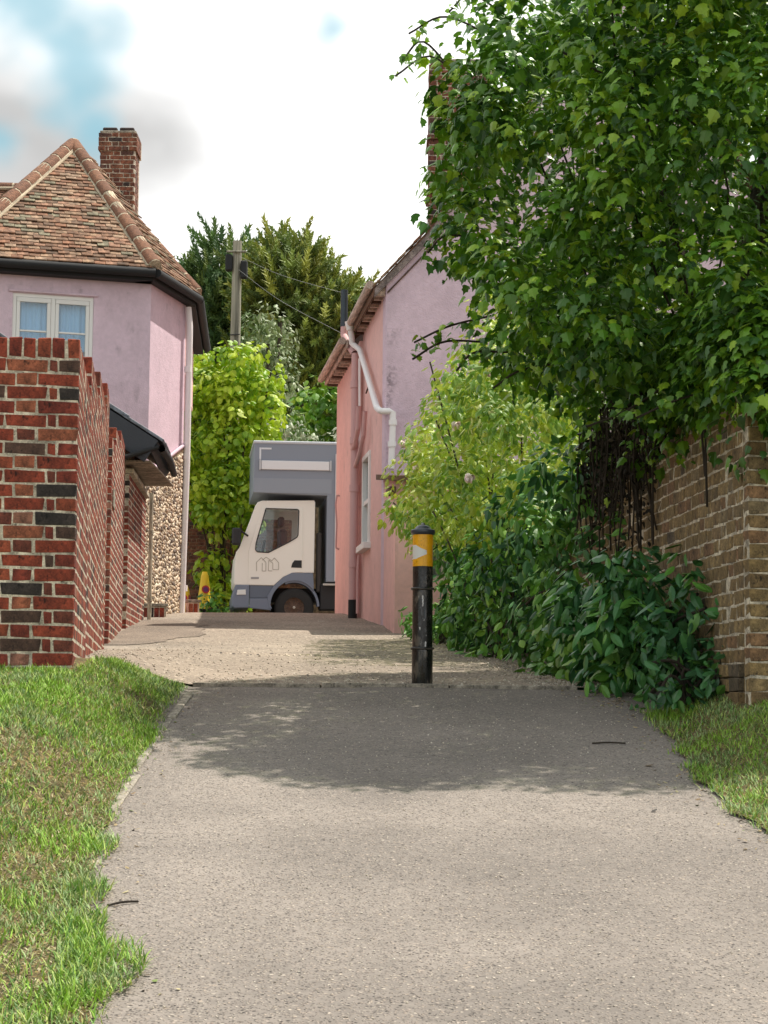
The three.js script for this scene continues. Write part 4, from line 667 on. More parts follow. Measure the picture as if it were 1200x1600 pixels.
{
  const t = thing('telegraph_pole', 'weathered wooden telegraph pole with two black boxes in front of the yews', 'pole', [-3.82, 3.1, 48]);
  part('pole', cyl(W(-3.84, 2.9, 48), W(-3.79, 13.35, 48), 0.17, 0.115, 14), M.pole, t);
  for (const [X, y0, y1] of [[-3.99, 12.55, 12.98], [-3.60, 12.36, 12.82]]) part('junction_box', cbox(0.17, y1 - y0, 0.2, 0.03).translate(X, (y0 + y1) / 2, -47.9), M.black, t);
  part('cross_bracket', cbox(0.5, 0.05, 0.07, 0.01).translate(-3.8, 13.05, -47.85), M.pole, t);
  for (const y of [6, 8, 9.6, 10.9]) part('step_iron', cyl(W(-3.95, y, 47.85), W(-3.68, y + 0.02, 47.85), 0.015, 0.015, 6), M.black, t);
  const c = [[W(-3.75, 12.95, 47.9), W(-2.18, 10.42, 38.8), W(-0.55, 8.0, 29.5)], [W(-3.75, 12.6, 47.9), W(-2.2, 9.9, 38.8), W(-0.6, 7.35, 29.5)]];
  c.forEach((p, i) => { const w = thing('overhead_cable', ['upper thin cable from the telegraph pole to the pink house', 'lower thin cable from the telegraph pole to the pink house'][i], 'cable', [p[0].x, p[0].y, -p[0].z], 'cables to the pink house'); part('cable', new THREE.TubeGeometry(new THREE.CatmullRomCurve3(p), 24, 0.0032, 5), std(lin(0.2, 0.2, 0.19), 0.6), w); });
}
{
  const t = thing('garden_shed', 'pale shed with shallow gabled roof glimpsed above the lorry', 'shed', [-2.4, 3.1, 50]), F = frame([-3.0, 50], [-1.75, 50.1]);
  part('shed_wall', panel(F, [[0, 3], [1.25, 3], [1.25, 8.55], [0.75, 8.95], [0, 8.95]], [], 2, 0), M.cream, t);
  part('shed_roof', panel(frame([-3.1, 49.9], [-1.6, 50.0]), [[-0.2, 9.0], [0.82, 9.0], [1.5, 8.5], [1.5, 8.42], [0.8, 8.92], [-0.2, 8.92]], [], 2.2, 0), std(lin(0.5, 0.52, 0.52), 0.6), t);
  part('shed_window', boxF(F, 0.5, 0.9, 8.55, 8.8, 0, 0.02), std(lin(0.12, 0.13, 0.14), 0.3), t);
}

// ---------------------------------------------------------------- leaves
function fanLeaf(outline, bend, fold) {   // half outline (x >= 0) from base to tip, mirrored; folded on the midrib and curled
  const P = [], I = [], zf = (x, y) => -fold * Math.abs(x) - bend * y * y, n = outline.length, mid = outline.map(([x, y]) => [0, y]);
  for (const s of [1, -1]) for (let i = 0; i + 1 < n; i++) {
    const a = mid[i], b = mid[i + 1], c = outline[i], d = outline[i + 1], q = [[a[0], a[1]], [c[0] * s, c[1]], [d[0] * s, d[1]], [b[0], b[1]]], v = q.map(([x, y]) => [x, y, zf(x, y)]);
    const tri = (A, B, C) => { const o = P.length / 3; P.push(...A, ...B, ...C); if (s > 0) I.push(o, o + 1, o + 2); else I.push(o, o + 2, o + 1); };
    if (Math.abs(c[0]) > 1e-4) tri(v[0], v[1], v[2]); if (Math.abs(d[0]) > 1e-4 || Math.abs(a[1] - b[1]) > 1e-4) tri(v[0], v[2], v[3]);
  }
  const g = new THREE.BufferGeometry(); g.setAttribute('position', new THREE.Float32BufferAttribute(P, 3)); g.setAttribute('uv', new THREE.Float32BufferAttribute(P.filter((_, i) => i % 3 < 2), 2)); g.setIndex(I); g.computeVertexNormals(); return g;
}
const ivyLeaf = fanLeaf([[0, 0], [0.26, -0.10], [0.47, 0.06], [0.34, 0.30], [0.40, 0.52], [0.17, 0.62], [0, 1]], 0.22, 0.28);
const ovalLeaf = fanLeaf([[0, 0], [0.20, 0.18], [0.27, 0.45], [0.18, 0.75], [0, 1]], 0.25, 0.35);
const roundLeaf = fanLeaf([[0, 0], [0.34, 0.12], [0.44, 0.42], [0.30, 0.78], [0, 1]], 0.2, 0.25);
const laurelLeaf = fanLeaf([[0, 0], [0.14, 0.15], [0.21, 0.42], [0.16, 0.72], [0, 1]], 0.28, 0.30);
const leafMat = (trans = 0.32, rough = 0.55, c = 0xffffff) => new THREE.MeshPhysicalMaterial({ color: c, roughness: rough, transmission: trans, thickness: 0, side: THREE.DoubleSide, specularIntensity: 0.6 });
const X_ = new THREE.Vector3(), Y_ = new THREE.Vector3(), Z_ = new THREE.Vector3();
function leafMatrix(p, n, tip, s) { Z_.copy(n).normalize(); Y_.copy(tip).addScaledVector(Z_, -tip.dot(Z_)); if (Y_.lengthSq() < 1e-6) Y_.set(1, 0, 0); Y_.normalize(); X_.crossVectors(Y_, Z_); return new THREE.Matrix4().makeBasis(X_.clone().multiplyScalar(s), Y_.clone().multiplyScalar(s), Z_.clone().multiplyScalar(s)).setPosition(p); }
const rv = (r) => new THREE.Vector3(r() - 0.5, r() - 0.5, r() - 0.5).multiplyScalar(2);
// clumps: [X, y, D, rx, ry, rd, count]; returns leaves with place, facing and colour
function clumpLeaves(clumps, r, o) {
  const out = [], { size, jitter = 0.48, tones, up = 0.5, droop = 0.8, shell = 0.55, rnd = 0.5 } = o;
  for (const [X, y, D, rx, ry, rd, n] of clumps) {
    const ct = tones[Math.floor(r() * tones.length)];
    for (let i = 0; i < n; i++) {
      const d = rv(r).normalize(), q = mix(shell, 1.05, Math.sqrt(r())), p = W(X + d.x * rx * q, y + d.y * ry * q, D).add(new THREE.Vector3(0, 0, d.z * rd * q));
      const nn = d.clone().multiplyScalar(0.8).add(new THREE.Vector3(0, up, 0)).addScaledVector(rv(r), rnd), tip = d.clone().multiplyScalar(0.6).add(new THREE.Vector3(0, -droop, 0)).addScaledVector(rv(r), 0.6);
      const t = r() < 0.72 ? ct : tones[Math.floor(r() * tones.length)], b = mix(0.78, 1.25, r());
      out.push({ m: leafMatrix(p, nn, tip, size * (1 + (r() * 2 - 1) * jitter)), c: [t[0] * b, t[1] * b, t[2] * b], p });
    }
  }
  return out;
}
function addLeaves(parent, name, geo, mat, leaves, singles = 0) {   // the leaves nearest the camera as parts, the rest as one instanced part
  let rest = leaves;
  if (singles) {
    const key = (l) => { const v = l.p.clone().project(camera); return Math.abs(v.x) < 1 && Math.abs(v.y) < 1 ? l.p.distanceTo(camera.position) : 1e6; };
    const sorted = leaves.map((l) => [key(l), l]).sort((a, b) => a[0] - b[0]).map((a) => a[1]); rest = sorted.slice(singles);
    const mats = {}; const base = wp(parent);
    for (const l of sorted.slice(0, singles)) {
      const k = l.c.map((x) => Math.round(x * 25)).join(); mats[k] ??= (() => { const c = mat.clone(); c.color = lin(...l.c); return c; })();
      const m = shade(new THREE.Mesh(geo, mats[k])); m.name = 'leaf'; l.m.decompose(m.position, m.quaternion, m.scale); m.position.sub(base); parent.add(m);
    }
  }
  const im = shade(new THREE.InstancedMesh(geo, mat, rest.length)); im.name = name; im.userData.kind = 'stuff';
  rest.forEach((l, i) => { im.setMatrixAt(i, l.m); im.setColorAt(i, lin(...l.c)); }); im.position.copy(wp(parent)).negate(); parent.add(im); return im;
}
camera.updateMatrixWorld(true); camera.aspect = 0.75; camera.updateProjectionMatrix();
const twigs = (list, r0) => mergeGeometries(list.map((pts) => { const c = new THREE.CatmullRomCurve3(pts); return new THREE.TubeGeometry(c, pts.length * 4, r0 * (pts.r ?? 1), 6); }));

// ---------------------------------------------------------------- great ivy over the right-hand wall
{
  const r = rng(201), t = thing('ivy', 'huge dark green ivy growing over the old brick wall and overhanging the path', 'ivy', [2.1, 1.7, 11.4]);
  const left = (y) => lerpT([[3.5, 0.95], [3.75, 0.66], [4.0, 0.50], [4.3, 0.44], [4.7, 0.42], [5.1, 0.42], [5.5, 0.40], [5.8, 0.46], [6.1, 0.74], [6.6, 1.3]], y);
  const bot = (X) => lerpT([[0.4, 4.0], [0.65, 3.75], [1.0, 3.68], [1.3, 3.62], [1.55, 3.46], [1.8, 3.2], [2.0, 3.02], [3.5, 2.95]], X);
  const inside = (X, y, D) => { const l = left(y) + (D < 11.6 ? (11.6 - D) ** 2 * 0.42 : 0) + (D > 13 ? (D - 13) * 0.25 : 0); const w = (fbm3(X * 1.7 + 9, y * 1.9, D * 1.7, 2) - 0.5); return X > l + 1.35 * Math.max(w, -0.08) + 0.04 && y > bot(X) + 0.4 * w && D > 9.9 + 0.42 * Math.max(0, 2.0 - X) + (X > 1.75 ? 1.2 : 3.6) * Math.max(-0.16, w) && X < 4.2 && D < 12.5 + 1.7 * clamp((X - 0.9) / 0.9) && y < 6.5; };
  const tones = [[0.19, 0.36, 0.022], [0.11, 0.25, 0.022], [0.15, 0.31, 0.024], [0.065, 0.165, 0.022], [0.30, 0.46, 0.03], [0.05, 0.14, 0.026], [0.12, 0.28, 0.02]];
  const clumps = [], N = 10000; let kept = 0;
  for (let i = 0; i < N; i++) {
    const X = mix(0.3, 4.2, r()), y = mix(2.9, 6.5, r()), D = mix(9.8, 14.2, r()); if (!inside(X, y, D)) continue;
    const e = 0.24, edge = !inside(X - e, y, D) || !inside(X, y, D - e) || !inside(X, y - e, D) || !inside(X, y + e, D);
    if (!edge && r() > 0.15) continue;
    const hole = fbm3(X * 1.9, y * 1.9, D * 0.9, 2); if (hole < (y > 5.0 ? 0.42 : 0.36) && r() < 0.88) continue;
    const R = mix(0.13, 0.26, r()); clumps.push([X, y, D, R * 1.15, R, R * 1.1, Math.round(R * R * 760)]); kept++;
  }
  for (let i = 0; i < 90; i++) { const X = mix(1.8, 2.7, r()); clumps.push([X, mix(3.12, 3.75, r()) + (X < 2 ? 0.08 : 0), mix(9.78, 9.95, r()), 0.16, 0.16, 0.12, 26]); }
  for (let i = 0; i < 70; i++) { const D = mix(9.95, 11.9, r()); clumps.push([1.86 - 0.068 * (D - 10) - 0.12 * r(), mix(3.32 + 0.10 * (D - 10), 3.9, r()), D, 0.14, 0.15, 0.15, 24]); }
  const leaves = clumpLeaves(clumps, r, { size: 0.059, tones, up: 0.75, droop: 0.9, rnd: 0.42 });
  // trailing shoots
  const shoots = [[0.42, 5.55, 12], [0.30, 5.7, 12.1], [0.5, 5.95, 12], [0.62, 6.15, 12.2], [0.78, 6.2, 12], [1.0, 6.25, 11.8], [0.44, 4.55, 11.8], [0.52, 4.05, 11.7], [0.48, 3.9, 11.8], [0.6, 3.8, 11.6], [0.9, 3.7, 11.4], [1.5, 3.5, 10.8], [1.75, 3.4, 10.4], [0.8, 6.3, 11.7], [1.2, 6.3, 11.6]].map(([X, y, D]) => { const dx = -0.12 - 0.28 * r(), dy = (y > 5.5 ? 0.25 : -0.3) * r() + 0.05; return [W(X + 0.15, y, D), W(X + dx * 0.4, y + dy * 0.8, D - 0.05), W(X + dx, y + dy * 0.7 - 0.12, D - 0.1)]; });
  for (const s of shoots) { const c = new THREE.CatmullRomCurve3(s); for (let i = 0; i < 17; i++) { const p = c.getPoint(0.1 + 0.9 * i / 16).addScaledVector(rv(r), 0.045); const k = tones[i % 5]; leaves.push({ p, m: leafMatrix(p, rv(r).add(new THREE.Vector3(-0.2, 0.5, 0.7)), rv(r).add(new THREE.Vector3(0, -0.9, 0)), 0.06 * mix(0.7, 1.15, r())), c: k }); } }
  part('stem', twigs(shoots.concat(Array.from({ length: 9 }, (_, i) => { const X = 1.75 - 0.02 * i + r() * 0.3, D = 10.6 + r() * 3; const q = [W(1.87 - 0.068 * (D - 10) - 0.03, 2.6 + r() * 0.6, D), W(1.83 - 0.068 * (D - 10), 3.5, D + 0.1), W(1.3 + r() * 0.6, 4.3 + r(), D), W(0.9 + r() * 0.5, 5 + r(), D - 0.2)]; return q; })), 0.007), M.bark, t);
  part('trunk', mergeGeometries([cyl(W(2.3, 1.6, 12.4), W(2.2, 3.6, 12.4), 0.16, 0.13, 10), cyl(W(2.2, 3.6, 12.4), W(1.7, 5.2, 12.2), 0.12, 0.05, 8), cyl(W(2.2, 3.5, 12.4), W(2.6, 5.8, 12.3), 0.11, 0.05, 8)]), M.bark, t);
  addLeaves(t, 'foliage', ivyLeaf, leafMat(0.42, 0.38), leaves, 280);
  console.log('ivy', clumps.length, leaves.length);
  // dead, dry ivy hanging below
  const d = thing('dead_ivy', 'dark withered ivy stems hanging down the old brick wall', 'ivy', [1.7, 3.4, 12.6]), st = [], dl = [];
  for (let i = 0; i < 120; i++) { const D = mix(11.5, 14.2, r()), X = 1.907 - 0.068 * (D - 10) - 0.02 - 0.25 * r(), y = 3.75 - 0.25 * r(), L = mix(0.25, 1.15, r() * r() + 0.1) * (D < 12.2 ? 0.6 : 1); const q = [W(X, y, D), W(X + 0.06 * (r() - 0.5), y - L * 0.5, D + 0.1 * (r() - 0.5)), W(X + 0.1 * (r() - 0.5), y - L, D + 0.2 * (r() - 0.5))]; st.push(q); const c = new THREE.CatmullRomCurve3(q); for (let k = 0; k < 16; k++) { const p = c.getPoint(r()).addScaledVector(rv(r), 0.05); dl.push({ p, m: leafMatrix(p, rv(r), rv(r).add(new THREE.Vector3(0, -1, 0)), mix(0.03, 0.055, r())), c: r() < 0.6 ? [0.022, 0.018, 0.013] : [0.045, 0.036, 0.024] }); } }
  part('stem', twigs(st, 0.006), M.bark, d); addLeaves(d, 'withered_leaves', ovalLeaf, leafMat(0.05, 0.9), dl);
}
// ---------------------------------------------------------------- shrubs along the foot of the right-hand wall
function shrub(name, label, cat, base, clumps, seed, geo, o, singles, stems) {
  const r = rng(seed), t = thing(name, label, cat, base), b = W(...base), sr = rng(seed + 1);
  const list = (stems ?? Array.from({ length: 14 }, () => clumps[Math.floor(sr() * clumps.length)])).map((c) => { const e = W(c[0], c[1], c[2]); return [b.clone().add(new THREE.Vector3((sr() - 0.5) * 0.3, -0.05, (sr() - 0.5) * 0.3)), b.clone().lerp(e, 0.5).add(new THREE.Vector3((sr() - 0.5) * 0.2, 0.12, (sr() - 0.5) * 0.2)), e]; });
  part('stem', twigs(list, o.stem ?? 0.009), M.bark, t);
  const leaves = clumpLeaves(clumps, r, o); addLeaves(t, 'foliage', geo, leafMat(o.trans ?? 0.35, o.rough ?? 0.5), leaves, singles); return t;
}
function scatter(seed, n, box, inside, rmin, rmax, dens) {
  const r = rng(seed), out = []; for (let i = 0; i < n * 40 && out.length < n; i++) { const X = mix(box[0], box[1], r()), y = mix(box[2], box[3], r()), D = mix(box[4], box[5], r()); if (inside && !inside(X, y, D)) continue; const R = mix(rmin, rmax, r()); out.push([X, y, D, R, R * 0.9, R, Math.max(3, Math.round(R * R * dens))]); } return out;
}
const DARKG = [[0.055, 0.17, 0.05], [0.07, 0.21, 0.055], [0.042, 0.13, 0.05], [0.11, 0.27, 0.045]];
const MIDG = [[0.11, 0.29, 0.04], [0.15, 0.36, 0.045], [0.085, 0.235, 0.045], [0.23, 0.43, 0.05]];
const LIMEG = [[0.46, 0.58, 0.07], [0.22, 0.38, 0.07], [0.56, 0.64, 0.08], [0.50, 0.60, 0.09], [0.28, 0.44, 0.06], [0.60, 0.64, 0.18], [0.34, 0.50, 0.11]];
const g1 = (X, D) => gy(X, D);
{
  const ell = (cx, cy, cd, rx, ry, rd) => (X, y, D) => { const q = ((X - cx) / rx) ** 2 + ((y - cy) / ry) ** 2 + ((D - cd) / rd) ** 2; return q < 1 && q > 0.25; };
  shrub('laurel_shrub', 'dark glossy shrub at the foot of the old brick wall', 'shrub', [1.72, 1.75, 11.5], scatter(301, 115, [1.0, 1.95, 1.75, 2.62, 10.75, 12.6], (X, y, D) => X > 1.50 - 0.22 * (D - 10.6) - 0.1 * (y - 1.7) && X < 1.86 && y < 2.56 - 0.25 * Math.abs(D - 11.6) , 0.10, 0.17, 900), 302, laurelLeaf, { size: 0.10, tones: DARKG, up: 0.55, droop: 0.35, trans: 0.2, rough: 0.28 }, 120);
  shrub('bramble_clump', 'low bright green leafy clump spilling onto the path edge in front of the dark shrub', 'shrub', [1.38, 1.83, 12.5], scatter(303, 130, [0.75, 1.6, 1.75, 2.5, 11.6, 13.6], (X, y, D) => X > 1.42 - 0.16 * (D - 11.2) && y < 2.42 - 0.2 * Math.abs(D - 12.4), 0.10, 0.16, 720), 304, roundLeaf, { size: 0.085, tones: MIDG, up: 0.6, droop: 0.4, rough: 0.4 }, 100);
  shrub('fern_clump', 'small blue green plant at the near corner of the brick wall', 'plant', [1.72, 1.66, 10.75], scatter(305, 26, [1.45, 1.9, 1.66, 1.98, 10.45, 11.0], null, 0.07, 0.12, 1300), 306, ovalLeaf, { size: 0.075, tones: DARKG, up: 0.6, droop: 0.3, rough: 0.35 }, 30);
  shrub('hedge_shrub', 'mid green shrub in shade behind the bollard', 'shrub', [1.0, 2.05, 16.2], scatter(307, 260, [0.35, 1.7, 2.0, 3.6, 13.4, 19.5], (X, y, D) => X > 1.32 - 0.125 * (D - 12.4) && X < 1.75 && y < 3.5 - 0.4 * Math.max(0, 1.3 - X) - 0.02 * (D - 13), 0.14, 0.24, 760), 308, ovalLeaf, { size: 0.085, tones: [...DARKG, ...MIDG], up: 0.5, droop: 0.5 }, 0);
  shrub('weed_clump', 'feathery weeds growing against the foot of the pink wall by the bollard', 'plant', [0.62, 2.25, 19.6], scatter(309, 80, [0.26, 1.0, 2.25, 2.75, 18.4, 21.2], (X, y, D) => X > 0.98 - 0.25 * (D - 18), 0.10, 0.16, 1100), 310, laurelLeaf, { size: 0.09, tones: MIDG, up: 0.4, droop: 0.1 }, 0);
  // sunlit rambling rose above
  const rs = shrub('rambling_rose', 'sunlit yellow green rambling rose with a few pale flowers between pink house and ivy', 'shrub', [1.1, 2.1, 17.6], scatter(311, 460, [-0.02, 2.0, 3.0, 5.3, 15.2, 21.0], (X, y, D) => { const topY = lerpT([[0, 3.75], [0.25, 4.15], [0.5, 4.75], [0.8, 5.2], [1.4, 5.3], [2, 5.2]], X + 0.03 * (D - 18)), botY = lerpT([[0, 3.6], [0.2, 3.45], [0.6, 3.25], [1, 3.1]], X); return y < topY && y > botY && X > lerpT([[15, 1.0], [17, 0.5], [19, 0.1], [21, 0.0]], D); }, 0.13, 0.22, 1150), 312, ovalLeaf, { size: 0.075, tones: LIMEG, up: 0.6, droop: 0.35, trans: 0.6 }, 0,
    [[0.3, 3.9, 19], [0.5, 4.4, 18.5], [0.8, 4.9, 18], [1.2, 4.6, 17], [1.0, 3.8, 17.5], [0.25, 4.3, 19.5], [0.1, 3.8, 20.5], [0.42, 4.85, 17.8]]);
  const fr = rng(313), petal = std(lin(0.82, 0.66, 0.62), 0.8);
  for (const [X, y, D] of [[0.72, 3.55, 16.2], [0.18, 4.28, 19.4], [0.9, 4.5, 16.5], [0.30, 3.95, 18.6], [0.62, 4.1, 16.9]]) { const q = []; for (let i = 0; i < 9; i++) q.push(new THREE.SphereGeometry(0.028, 8, 5, 0, Math.PI).rotateX((fr() - 0.5) * 1.4).rotateY(fr() * 6.3).translate(X + (fr() - 0.5) * 0.05, y + (fr() - 0.5) * 0.05, -D + 0.12 + (fr() - 0.5) * 0.03)); part('flower', mergeGeometries(q), petal, rs); }
}
// ---------------------------------------------------------------- creeper, trees and bushes beyond the lorry
{
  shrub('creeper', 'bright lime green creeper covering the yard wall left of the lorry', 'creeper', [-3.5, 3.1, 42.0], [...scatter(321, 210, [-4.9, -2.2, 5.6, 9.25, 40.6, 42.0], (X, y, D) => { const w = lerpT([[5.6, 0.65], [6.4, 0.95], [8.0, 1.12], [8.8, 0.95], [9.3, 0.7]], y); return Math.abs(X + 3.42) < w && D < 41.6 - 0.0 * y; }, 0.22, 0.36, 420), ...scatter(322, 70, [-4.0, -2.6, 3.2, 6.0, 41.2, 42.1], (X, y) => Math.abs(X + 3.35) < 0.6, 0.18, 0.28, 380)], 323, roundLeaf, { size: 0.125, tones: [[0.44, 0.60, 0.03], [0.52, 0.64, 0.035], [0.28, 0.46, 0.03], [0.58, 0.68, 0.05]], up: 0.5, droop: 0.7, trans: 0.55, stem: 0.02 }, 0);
  shrub('border_plant', 'dark green bushy plant on the bed in front of the lorry bumper', 'plant', [-3.45, 3.45, 39.2], scatter(324, 34, [-4.0, -2.95, 3.15, 3.85, 38.4, 39.6], (X, y, D) => y < 3.85 - 0.5 * Math.abs(X + 3.4), 0.14, 0.22, 360), 325, ovalLeaf, { size: 0.13, tones: MIDG, up: 0.6, droop: 0.4 }, 0);
  shrub('yard_bush', 'fresh green bush between the lorry roof and the pink house', 'bush', [-1.4, 3.1, 46.5], scatter(326, 120, [-2.1, -0.4, 6.6, 9.6, 45.2, 47.5], (X, y) => y < lerpT([[-2.1, 9.0], [-1.6, 9.35], [-1.0, 9.5], [-0.4, 9.7]], X) && y > 7, 0.26, 0.40, 230), 327, roundLeaf, { size: 0.15, tones: [[0.15, 0.31, 0.03], [0.24, 0.42, 0.03], [0.12, 0.28, 0.03], [0.36, 0.50, 0.05]], up: 0.5, droop: 0.6, trans: 0.5, stem: 0.03 }, 0);
  shrub('variegated_bush', 'pale variegated bush just above the lorry roof', 'bush', [-1.9, 3.1, 44.5], scatter(328, 90, [-2.9, -0.6, 6.2, 8.15, 43.6, 45.2], (X, y) => y < 8.15 - 0.25 * Math.abs(X + 2.2), 0.22, 0.34, 300), 329, ovalLeaf, { size: 0.12, tones: [[0.30, 0.36, 0.20], [0.42, 0.46, 0.30], [0.20, 0.28, 0.12], [0.50, 0.52, 0.40]], up: 0.5, droop: 0.6, stem: 0.03 }, 0);
}
// upright sprays of yew
const spray = (() => { const q = [], r = rng(331); for (let i = 0; i < 34; i++) { const h = i / 34, a = i * 2.4, L = mix(0.26, 0.10, h) * mix(0.8, 1.2, r()), g = new THREE.BufferGeometry(), c = Math.cos(a), s = Math.sin(a), w = 0.05; const tip = [c * L, h + L * 1.1, s * L], b0 = [-s * w, h, c * w], b1 = [s * w, h, -c * w]; g.setAttribute('position', new THREE.Float32BufferAttribute([...b0, ...b1, ...tip], 3)); g.setAttribute('uv', new THREE.Float32BufferAttribute([0, 0, 1, 0, 0.5, 1], 2)); q.push(g); } const m = mergeGeometries(q); m.computeVertexNormals(); return m; })();
function conifer(label, X, D, y0, parts, seed, tones, n) {
  const r = rng(seed), t = thing('yew_tree', label, 'tree', [X, y0, D]);
  part('trunk', mergeGeometries([cyl(W(X, y0 - 0.2, D), W(X + 0.2, y0 + 7, D), 0.5, 0.28, 12), cyl(W(X + 0.1, y0 + 4, D), W(X - 1.0, y0 + 9, D - 0.3), 0.2, 0.06, 8), cyl(W(X + 0.1, y0 + 4.5, D), W(X + 1.2, y0 + 10, D - 0.3), 0.2, 0.06, 8), cyl(W(X + 0.2, y0 + 7, D), W(X + 0.1, y0 + 12, D), 0.27, 0.06, 8)]), M.bark, t);
  const im = shade(new THREE.InstancedMesh(spray, leafMat(0.3, 0.7), n)); im.name = 'crown'; im.userData.kind = 'stuff'; im.position.copy(t.position).negate(); let k = 0;
  while (k < n) {
    const [cx, cy, cd, rx, ry, rd] = parts[Math.floor(r() * parts.length)], d = rv(r).normalize(), q = mix(0.45, 1, Math.pow(r(), 0.6)) * (0.86 + 0.28 * fbm3(d.x * 3 + cx, d.y * 3, d.z * 3 + cd, 3)), p = W(cx + d.x * rx * q, cy + d.y * ry * q, cd - d.z * rd * q);
    if (p.y < y0 + 1) continue;
    const up = new THREE.Vector3(d.x * 0.55, 0.75, d.z * 0.5).addScaledVector(rv(r), 0.28), s = mix(0.5, 1.05, r()) * (d.y > 0.5 ? 1.1 : 0.9), tone = tones[Math.floor(r() * tones.length)], b = mix(0.75, 1.3, r());
    im.setMatrixAt(k, leafMatrix(p, rv(r), up, s)); im.setColorAt(k, lin(tone[0] * b, tone[1] * b, tone[2] * b)); k++;
  }
  t.add(im);
}
conifer('tall dark yew tree behind the telegraph pole, left of the olive one', -5.6, 62, 3.1, [[-5.3, 11.2, 62, 1.7, 5.6, 1.8], [-6.9, 10.4, 62, 1.7, 5.6, 1.6], [-4.3, 10.4, 62.5, 1.5, 5.9, 1.5], [-5.4, 8, 62, 2.4, 4, 1.6]], 341, [[0.11, 0.20, 0.05], [0.14, 0.23, 0.055], [0.085, 0.165, 0.055], [0.20, 0.27, 0.06]], 13000);
conifer('broad olive green yew tree behind the lorry, right of the telegraph pole', -2.8, 59, 3.1, [[-3.1, 11.2, 59, 1.6, 5.0, 2.0], [-2.0, 10.4, 59, 1.6, 4.8, 1.8], [-2.6, 8.2, 59.5, 2.3, 4.4, 2.0], [-0.9, 9.2, 59.5, 1.5, 5.2, 1.6]], 342, [[0.26, 0.31, 0.05], [0.19, 0.25, 0.05], [0.33, 0.35, 0.065], [0.13, 0.19, 0.045]], 14000);
shrub('pale_leaved_tree', 'pale silvery green young tree between telegraph pole and yews', 'tree', [-3.2, 3.1, 53.5], scatter(343, 170, [-4.6, -2.3, 7.2, 12.6, 52.2, 54.5], (X, y) => Math.abs(X + 3.35) < lerpT([[7, 0.9], [9.5, 1.0], [12.6, 0.5]], y), 0.3, 0.48, 210), 344, ovalLeaf, { size: 0.15, tones: [[0.26, 0.33, 0.14], [0.17, 0.25, 0.08], [0.36, 0.41, 0.24], [0.12, 0.19, 0.05]], up: 0.5, droop: 0.6, stem: 0.05 }, 0);
// ---------------------------------------------------------------- grass, edging and litter
const blade = (() => { const P = [], I = [], n = 3; for (let i = 0; i <= n; i++) { const h = i / n, w = 0.5 * (1 - h * h), z = 0.35 * h * h; P.push(-w * 0.13, h, z, w * 0.13, h, z); } for (let i = 0; i < n; i++) { const a = i * 2; I.push(a, a + 1, a + 3, a, a + 3, a + 2); } const g = new THREE.BufferGeometry(); g.setAttribute('position', new THREE.Float32BufferAttribute(P, 3)); g.setIndex(I); g.computeVertexNormals(); return g; })();
function lawn(seed, n, place, o = {}) {
  const r = rng(seed), im = shade(new THREE.InstancedMesh(blade, leafMat(0.3, 0.6), n)); im.name = numbered('grass'); im.userData = { kind: 'stuff', label: o.label, category: 'grass' }; let k = 0, tries = 0; const q = new THREE.Quaternion(), e = new THREE.Euler(), s = new THREE.Vector3(), p = new THREE.Vector3(), m = new THREE.Matrix4();
  while (k < n && tries++ < n * 30) {
    const c = place(r); if (!c) continue; const [X, D, hm = 1, dry = null] = c;
    const patch = fbm(X * 1.6 + 30, D * 1.6 + 8, 4096, 4), dr = dry ?? clamp((patch - 0.44) * 5 + 0.1), isDry = r() < 0.16 + dr * 0.55, sp = fbm(X * 5 + 3, D * 5 + 90, 4096, 3);
    const h = mix(0.022, 0.052, r()) * hm * (isDry ? 0.75 : 1), lean = isDry ? mix(0.7, 1.45, r()) : mix(0.1, 0.95, r());
    e.set(lean, r() * 6.283, 0, 'YXZ'); q.setFromEuler(e); s.set(mix(0.028, 0.05, r()), h, h); p.set(X, gy(X, D) + 0.012, -D); m.compose(p, q, s); im.setMatrixAt(k, m);
    const b = mix(0.7, 1.3, r()); const g = isDry ? [[0.46, 0.40, 0.20], [0.55, 0.48, 0.28], [0.36, 0.32, 0.15]][Math.floor(r() * 3)] : [[0.25, 0.43, 0.045], [0.31, 0.49, 0.055], [0.14, 0.28, 0.035], [0.39, 0.51, 0.10], [0.17, 0.33, 0.06], [0.38, 0.44, 0.12], [0.10, 0.22, 0.05], [0.30, 0.40, 0.16]][Math.floor(clamp((sp - 0.5) * 2.2 + 0.5 + (r() - 0.5) * 0.9) * 7.99)];
    im.setColorAt(k, lin(g[0] * b, g[1] * b, g[2] * b)); k++;
  }
  im.count = k; scene.add(im); return im;
}
lawn(401, 145000, (r) => { const D = mix(4.7, 11.6, Math.pow(r(), 0.9)), X = mix(-3.6, -0.7, r()); const e = D > 10 ? Math.min(XL(D), -1.2) : XL(D); if (X > e + 0.06 * r() * r() || (D > 10.12 && X < -1.62)) return null; const near = clamp(1 - (D - 6) / 3); return [X, D, 1, D > 8.6 ? clamp((fbm(X * 2 + 30, D * 2, 4096, 4) - 0.50) * 4) : null]; }, { label: 'patchy sunlit grass on the left of the path' });
lawn(402, 60000, (r) => { const D = mix(5.6, 10.75, r()), X = mix(1.35, 3.4, r()); if (X < XR(D) - 0.07 * r() * r() || (X > 1.85 && D > 9.98)) return null; return [X, D, 1, clamp((fbm(X * 2.2 + 70, D * 2.2, 4096, 4) - 0.42) * 4)]; }, { label: 'patchy short grass on the right of the path' });
